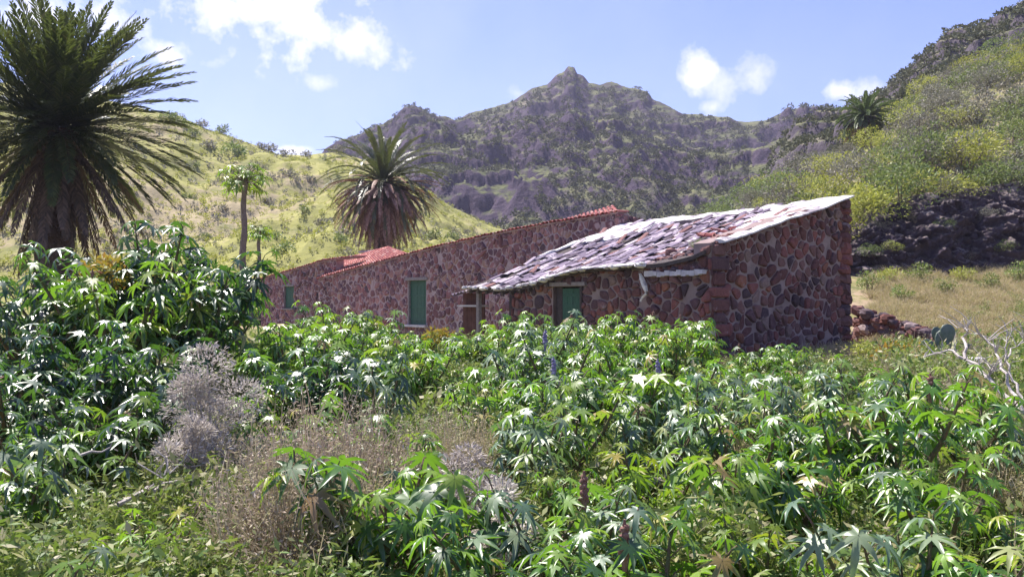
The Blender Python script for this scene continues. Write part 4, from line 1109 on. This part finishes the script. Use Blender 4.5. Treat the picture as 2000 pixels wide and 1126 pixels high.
for k, (px, d, py, lb) in enumerate(BB):
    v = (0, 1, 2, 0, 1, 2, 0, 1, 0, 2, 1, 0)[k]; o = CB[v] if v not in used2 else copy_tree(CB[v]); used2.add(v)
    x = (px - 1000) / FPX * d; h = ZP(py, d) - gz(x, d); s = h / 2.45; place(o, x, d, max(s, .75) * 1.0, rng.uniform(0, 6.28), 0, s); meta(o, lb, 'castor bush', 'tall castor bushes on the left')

# other foreground shrubs
def single(o, px, d, label, cat, s=1.0, dz=0.0, group=None, sz=None):
    x = (px - 1000) / FPX * d; place(o, x, d, s, rng.uniform(0, 6), dz, sz); return meta(o, label, cat, group)
o1 = bush(rng, 'orange_shrub', .55, 1.0, 700, .09, 'orange_leaf', .5, 8); single(o1, 230, 12.6, 'shrub with orange yellow leaf tips before the palm skirt', 'shrub', 1.1, 1.55)
o1 = bush(rng, 'orange_shrub', .6, .7, 600, .10, 'orange_leaf', .5, 8); single(o1, 850, 18.2, 'low shrub with orange and yellow leaves below the long house door', 'shrub', 1.0, .45)
o1 = bush(rng, 'dark_shrub', .4, 1.0, 500, .09, 'castor_dark', .5, 6); single(o1, 400, 14.8, 'small dark upright shrub poking above the castor thicket', 'shrub', 1.0, 1.85)
o1 = bush(rng, 'brown_leaved_shrub', .5, .7, 600, .07, 'orange_leaf', .6, 8); single(o1, 1755, 19.0, 'shrub with rust brown leaves right of the gable wall foot', 'shrub', 1.2)
# pale grey dry shrub: lumpy feathery mass
def grey_shrub(px, d, py, rad, label, n=5200, mat='grey_shrub'):
    t = empty('dry_shrub'); x = (px - 1000) / FPX * d; h = ZP(py, d) - gz(x, d)
    b, Ls = bush_mesh(rng, rad, h, n, .05, .26, 15, .15, .25); b.build('foliage', M[mat], t)
    s = MB()
    for c in Ls: s.tube([(0, 0, -.15), (c[0] * .5, c[1] * .5, c[2] * .45), (c[0], c[1], c[2])], [.022, .014, .005], 5)
    s.build('stem', M['dead_wood'], t); place(t, x, d, 1, 0); meta(t, label, 'shrub'); return t
grey_shrub(428, 7.9, 660, .50, 'large pale grey dry shrub amid the dark castor bushes', 9000)
grey_shrub(360, 6.9, 790, .30, 'small pale grey dry shrub below the large pale one', 3500)
grey_shrub(915, 6.4, 868, .32, 'pale grey dry shrub in the middle of the green thicket', 3800)
grey_shrub(975, 5.7, 925, .24, 'second pale grey dry shrub, lower right of the middle one', 2200)
grey_shrub(1830, 10.8, 790, .42, 'pinkish grey dry shrub below the bare forked branch', 3200)
# brown dry weeds
def dry_weed(nm, rad, h, n, fl, mat='dry', w=.0045, flsz=.02):
    t = empty(nm); twig_mesh(rng, rad, h, n, w, .7, 5, fl, flsz).build('stalks', M[mat], t); return t
DW = [dry_weed('dry_weed', .5, .95, 420, 18, 'dry', .004, .018), dry_weed('dry_weed', .5, .75, 380, 16, 'straw', .004, .02), dry_weed('leafy_weed', .45, .7, 200, 26, 'weed', .004, .04), dry_weed('leafy_weed', .45, .8, 180, 28, 'weed', .004, .05)]
for w_ in DW: w_.hide_render = False
spots = [(600, 5.4, 0), (650, 5.8, 1), (545, 5.6, 0), (620, 6.6, 0), (575, 6.9, 1), (690, 6.8, 0), (460, 5.6, 3), (500, 6.4, 3), (400, 6.2, 1), (320, 5.8, 2), (440, 4.6, 2), (340, 4.7, 3), (540, 4.4, 2), (620, 4.6, 3), (260, 4.4, 3), (700, 5.0, 2), (240, 6.4, 0), (330, 7.0, 1),
         (820, 8.0, 1), (880, 8.6, 0), (930, 9.4, 1), (780, 9.6, 2), (840, 6.4, 3), (1500, 6.6, 2), (1380, 5.2, 3), (1300, 6.5, 2), (1460, 8.2, 1), (1640, 8.0, 2), (1700, 10.4, 2), (1780, 12.0, 1), (1860, 9.0, 0), (1940, 8.0, 1), (1990, 10.2, 0), (1920, 12.6, 1),
         (1560, 9.6, 3), (1720, 13.6, 3), (1660, 15.4, 3), (1760, 16.4, 2), (1840, 15.0, 2), (1960, 14.5, 3), (1240, 8.8, 2), (1100, 7.0, 3), (1050, 9.2, 3), (1180, 5.2, 2), (980, 11.0, 3), (1890, 6.2, 3), (1750, 5.0, 2), (60, 5.0, 3), (140, 6.0, 2), (30, 7.0, 1),
         (1420, 11.5, 3), (1330, 9.8, 2), (1230, 12.0, 3), (1600, 12.2, 2), (770, 12.6, 3), (900, 13.8, 3), (1690, 6.6, 3), (1820, 7.0, 2)]
used3 = set(); spots.sort(); cnt = {}
wl = ['brown dry weed with seed heads', 'straw-coloured dry weed', 'small-leaved green weed', 'yellowish small-leaved weed']
for px, d, v in spots:
    if px < 420 and v < 2: v += 2
    o = DW[v] if v not in used3 else copy_tree(DW[v]); used3.add(v)
    x = (px - 1000) / FPX * d; place(o, x, d, rng.uniform(.95, 1.35), rng.uniform(0, 6), 0)
    cnt[v] = cnt.get(v, 0) + 1; o.scale = o.scale * (1.25 if v < 2 and px < 720 else 1.0)
    meta(o, '%s, %s of its kind from left, foreground' % (wl[v], ORD[cnt[v] - 1]), 'weed', ('brown dry weeds', 'straw-coloured dry weeds', 'green small-leaved weeds', 'yellowish small-leaved weeds')[v])

# bushes on the right field
FB = [bush(rng, 'field_shrub', .6, .8, 700, .085, 'weed', .45, 9), bush(rng, 'field_shrub', .6, .8, 700, .085, 'hill_yellow', .45, 9)]
fs_ = [(1735, 535, 36.5, 1, 1.0, 'bright green shrub at the foot of the dark cliff'), (1985, 640, 24, 0, 1.3, 'leafy shrub at the right edge beside the dry field'), (1760, 575, 33, 0, .9, 'small shrub in the dry field near the house corner'),
       (1850, 560, 34, 0, .9, 'small shrub in the middle of the dry field'), (1930, 545, 35, 0, 1.0, 'shrub in the dry field below the cliff, right'), (1700, 560, 35, 0, 1.1, 'shrub beside the tall edge of the gable wall'), (1960, 700, 17.5, 1, .8, 'green shrub behind the bare forked branch'),
       (1690, 690, 21, 1, .8, 'yellow green shrub at the foot of the gable wall'), (1590, 720, 18, 0, .9, 'leafy shrub before the dark base of the gable wall'), (1790, 530, 36.8, 0, 1.2, 'shrub under the left part of the cliff'), (1880, 528, 36.6, 1, 1.0, 'yellow shrub under the middle of the cliff'), (1995, 535, 36.5, 0, 1.2, 'shrub under the cliff at the right edge')]
used4 = set()
for px, py, d, v, s, lb in fs_:
    o = FB[v] if v not in used4 else copy_tree(FB[v]); used4.add(v); x = (px - 1000) / FPX * d; place(o, x, d, s, rng.uniform(0, 6)); meta(o, lb, 'shrub', 'shrubs of the dry field on the right')

# weeds rooted on the old roof
rw = dry_weed('roof_weed', .3, .3, 90, 14, 'weed'); rw.location = RS(1.0, .12) + Vector((0, 0, .05)); meta(rw, 'green weed growing on the roof corner of the ruined house', 'weed')

# prickly pear and bare branches on the right
def prickly_pear():
    d = 20.0; p = P(1850, 690, d); t = empty('prickly_pear', (p.x, d, gz(p.x, d))); meta(t, 'grey green prickly pear clump behind the bare forked branch', 'cactus')
    r = random.Random(3); base = []
    for k in range(16):
        mb = MB(); lvl = k // 6; a = r.uniform(0, 6.28); rr = r.uniform(.1, .62); c = Vector((math.cos(a) * rr, math.sin(a) * rr * .5, .2 + .3 * lvl + r.uniform(-.05, .1)))
        sz = r.uniform(.16, .24); tl = r.uniform(-.7, .7); az = r.uniform(0, 3.14)
        X = Vector((math.cos(az), math.sin(az), 0)); N_ = Vector((-math.sin(az), math.cos(az), 0)); Z = (Vector((0, 0, 1)) + X * tl).normalized(); X = N_.cross(Z)
        vs = []; fs = []; n, m = 12, 6
        for j in range(m + 1):
            th = math.pi * j / m
            for i in range(n):
                ph = 2 * math.pi * i / n; q = Vector((math.sin(th) * math.cos(ph), math.sin(th) * math.sin(ph), math.cos(th)))
                w = .72 + .18 * q.z; vs.append(c + X * q.x * sz * w + N_ * q.y * sz * .16 + Z * q.z * sz)
        for j in range(m):
            for i in range(n): fs.append((j * n + i, (j + 1) * n + i, (j + 1) * n + (i + 1) % n, j * n + (i + 1) % n))
        mb.add(vs, fs); mb.build('pad', M['cactus'], t, True)
prickly_pear()
def bare_branch(name, pts, label, seed, r0=.035, twigs=12):
    """pts: list of polylines given as (px, py, d)"""
    rng_ = random.Random(seed); mb = MB(); tips = []
    P0 = P(*pts[0][0]); t0 = Vector((P0.x, P0.y, gz(P0.x, P0.y)))
    for li, pl in enumerate(pts):
        q = [P(*p) for p in pl]; fine = []
        for a, b in zip(q, q[1:]):
            for k in range(4): 
                w = a.lerp(b, k / 4) + Vector((rng_.gauss(0, .012), rng_.gauss(0, .03), rng_.gauss(0, .012))); fine.append(w - t0)
        fine.append(q[-1] - t0); n = len(fine); rr = r0 * (1 if li == 0 else .62)
        mb.tube(fine, [rr * (1 - .75 * k / (n - 1)) for k in range(n)], 7)
        for k in range(twigs):
            i = rng_.randrange(n // 3, n); s = fine[i]; e = s + Vector((rng_.gauss(0, .12), rng_.gauss(0, .15), rng_.uniform(.02, .28)))
            mb.tube([s, s.lerp(e, .5) + Vector((rng_.gauss(0, .03), 0, .02)), e], [.007, .005, .003], 4)
    o = mb.build(name, M['dead_wood']); o.location = t0; meta(o, label, 'branch'); return o
bare_branch('dead_branch', [[(2060, 850, 9.5), (2000, 800, 9.8), (1930, 740, 10.3), (1890, 700, 10.8), (1850, 682, 11.2), (1805, 697, 11.4)], [(1925, 738, 10.3), (1945, 722, 10.2)],
                            [(1995, 798, 9.8), (1960, 730, 10.2), (1945, 690, 10.6), (1930, 660, 10.8), (1905, 650, 11)], [(1890, 700, 10.8), (1880, 660, 11.2), (1893, 632, 11.3), (1870, 640, 11.4)]],
            'bleached bare forked branch arching in from the right edge', 5, .032)
bare_branch('dead_branch', [[(2010, 790, 11), (1975, 740, 11.4), (1965, 690, 11.6), (1968, 650, 11.8)], [(1965, 700, 11.6), (1990, 670, 11.9), (2010, 640, 12)]], 'thin bleached upright twig behind the forked branch', 6, .02)
bare_branch('fallen_stick', [[(230, 985, 6.0), (290, 955, 6.3), (350, 935, 6.6), (400, 915, 7.0)], [(290, 955, 6.3), (330, 925, 6.3)]], 'pinkish fallen stick below the dark castor bushes', 7, .02, 5)
bare_branch('fallen_stick', [[(120, 905, 7.0), (170, 885, 7.2), (230, 880, 7.4)]], 'pale fallen stick at lower left', 8, .018, 3)

# ------------------------------------------------------------------ uncountable undergrowth
def undergrowth():
    rng = random.Random(55)
    tg_ = [twig_mesh(random.Random(k), .22, 1.1, 46, .006, .9, 5, 4, .03) for k in range(4)]
    def field(name, n, templ, mat, dens, smin, smax, label, d0=2.4, d1=22, pxr=(-150, 2150)):
        b = NB(); tm = [(V, np.concatenate(F)) for V, F in (t.data() for t in templ)]
        for k in range(n):
            d = math.sqrt(rng.uniform(d0 * d0, d1 * d1)); px = rng.uniform(*pxr); x = (px - 1000) / FPX * d
            if not dens(px, d, x): continue
            V, F = tm[rng.randrange(len(tm))]; s = (min(rng.uniform(smin, smax), .55 + d * .13)) * (.42 if d > 12.5 and 1370 < px < 1720 and d < 22 else 1); a = rng.uniform(0, 6.28); c, si = math.cos(a), math.sin(a)
            b.add(V @ (np.array([(c, -si, 0), (si, c, 0), (0, 0, 1)]) * s).T + np.array([x, d, gz(x, d)]), F)
        return meta(b.build(name, M[mat]), label, 'undergrowth', None, 'stuff')
    r2 = random.Random(9)
    low = [bush_mesh(r2, .35, .45, 110, .065, .45, 6)[0] for _ in range(4)]
    def inside(x, y):   # inside the ruined house
        v = Vector((x, y, 0)) - Vector((4.95, 22, 0)); return v.dot(UD) > -.3 and v.dot(GD) > -.3
    field('undergrowth', 2300, low, 'weed', lambda px, d, x: not inside(x, d), .7, 2.0, 'small-leaved green undergrowth filling the foreground between castor plants')
    field('tall_grass', 420, tg_, 'straw', lambda px, d, x: not inside(x, d) and mnoise.noise(Vector((x * .5, d * .35, 8))) > .02 and (px > 700 or d < 9), .6, 1.05, 'pale tall dry grass stalks standing among the castor plants', 4.5, 17)
    tw = [twig_mesh(r2, .3, .5, 42, .004, .6, 4, 9, .016) for _ in range(3)]
    field('dry_undergrowth', 1500, tw, 'dry', lambda px, d, x: not inside(x, d) and mnoise.noise(Vector((x * .4, d * .4, 2))) > .0, .8, 2.0, 'dry brown stalks tangled through the foreground')
    gr = [twig_mesh(r2, .35, .38, 70, .007, .8, 3, 2, .03) for _ in range(4)]
    field('dry_grass', 2600, gr, 'straw', lambda px, d, x: x > 7.2 and not inside(x, d) or (d > 12 and px > 1700), .7, 1.5, 'straw-coloured dry grass of the field right of the ruined house', 12, 41, (1560, 2150))
    field('field_weeds', 1000, low, 'weed', lambda px, d, x: x > 9 and not inside(x, d), .5, 1.0, 'green weeds mixed into the dry field on the right', 14, 40, (1640, 2150))
undergrowth()

# ------------------------------------------------------------------ air
def haze():
    mb = MB(); mb.box((0, 250, 66), 800, 620, 142)
    m = bpy.data.materials.new('valley_haze'); m.use_nodes = True; t = m.node_tree; t.nodes.clear()
    out = t.nodes.new('ShaderNodeOutputMaterial'); v = t.nodes.new('ShaderNodeVolumePrincipled')
    v.inputs['Color'].default_value = (.80, .80, 1.0, 1); v.inputs['Density'].default_value = .00030; v.inputs['Anisotropy'].default_value = .2
    t.links.new(v.outputs[0], out.inputs['Volume'])
    meta(mb.build('haze', m), kind='stuff')
haze()
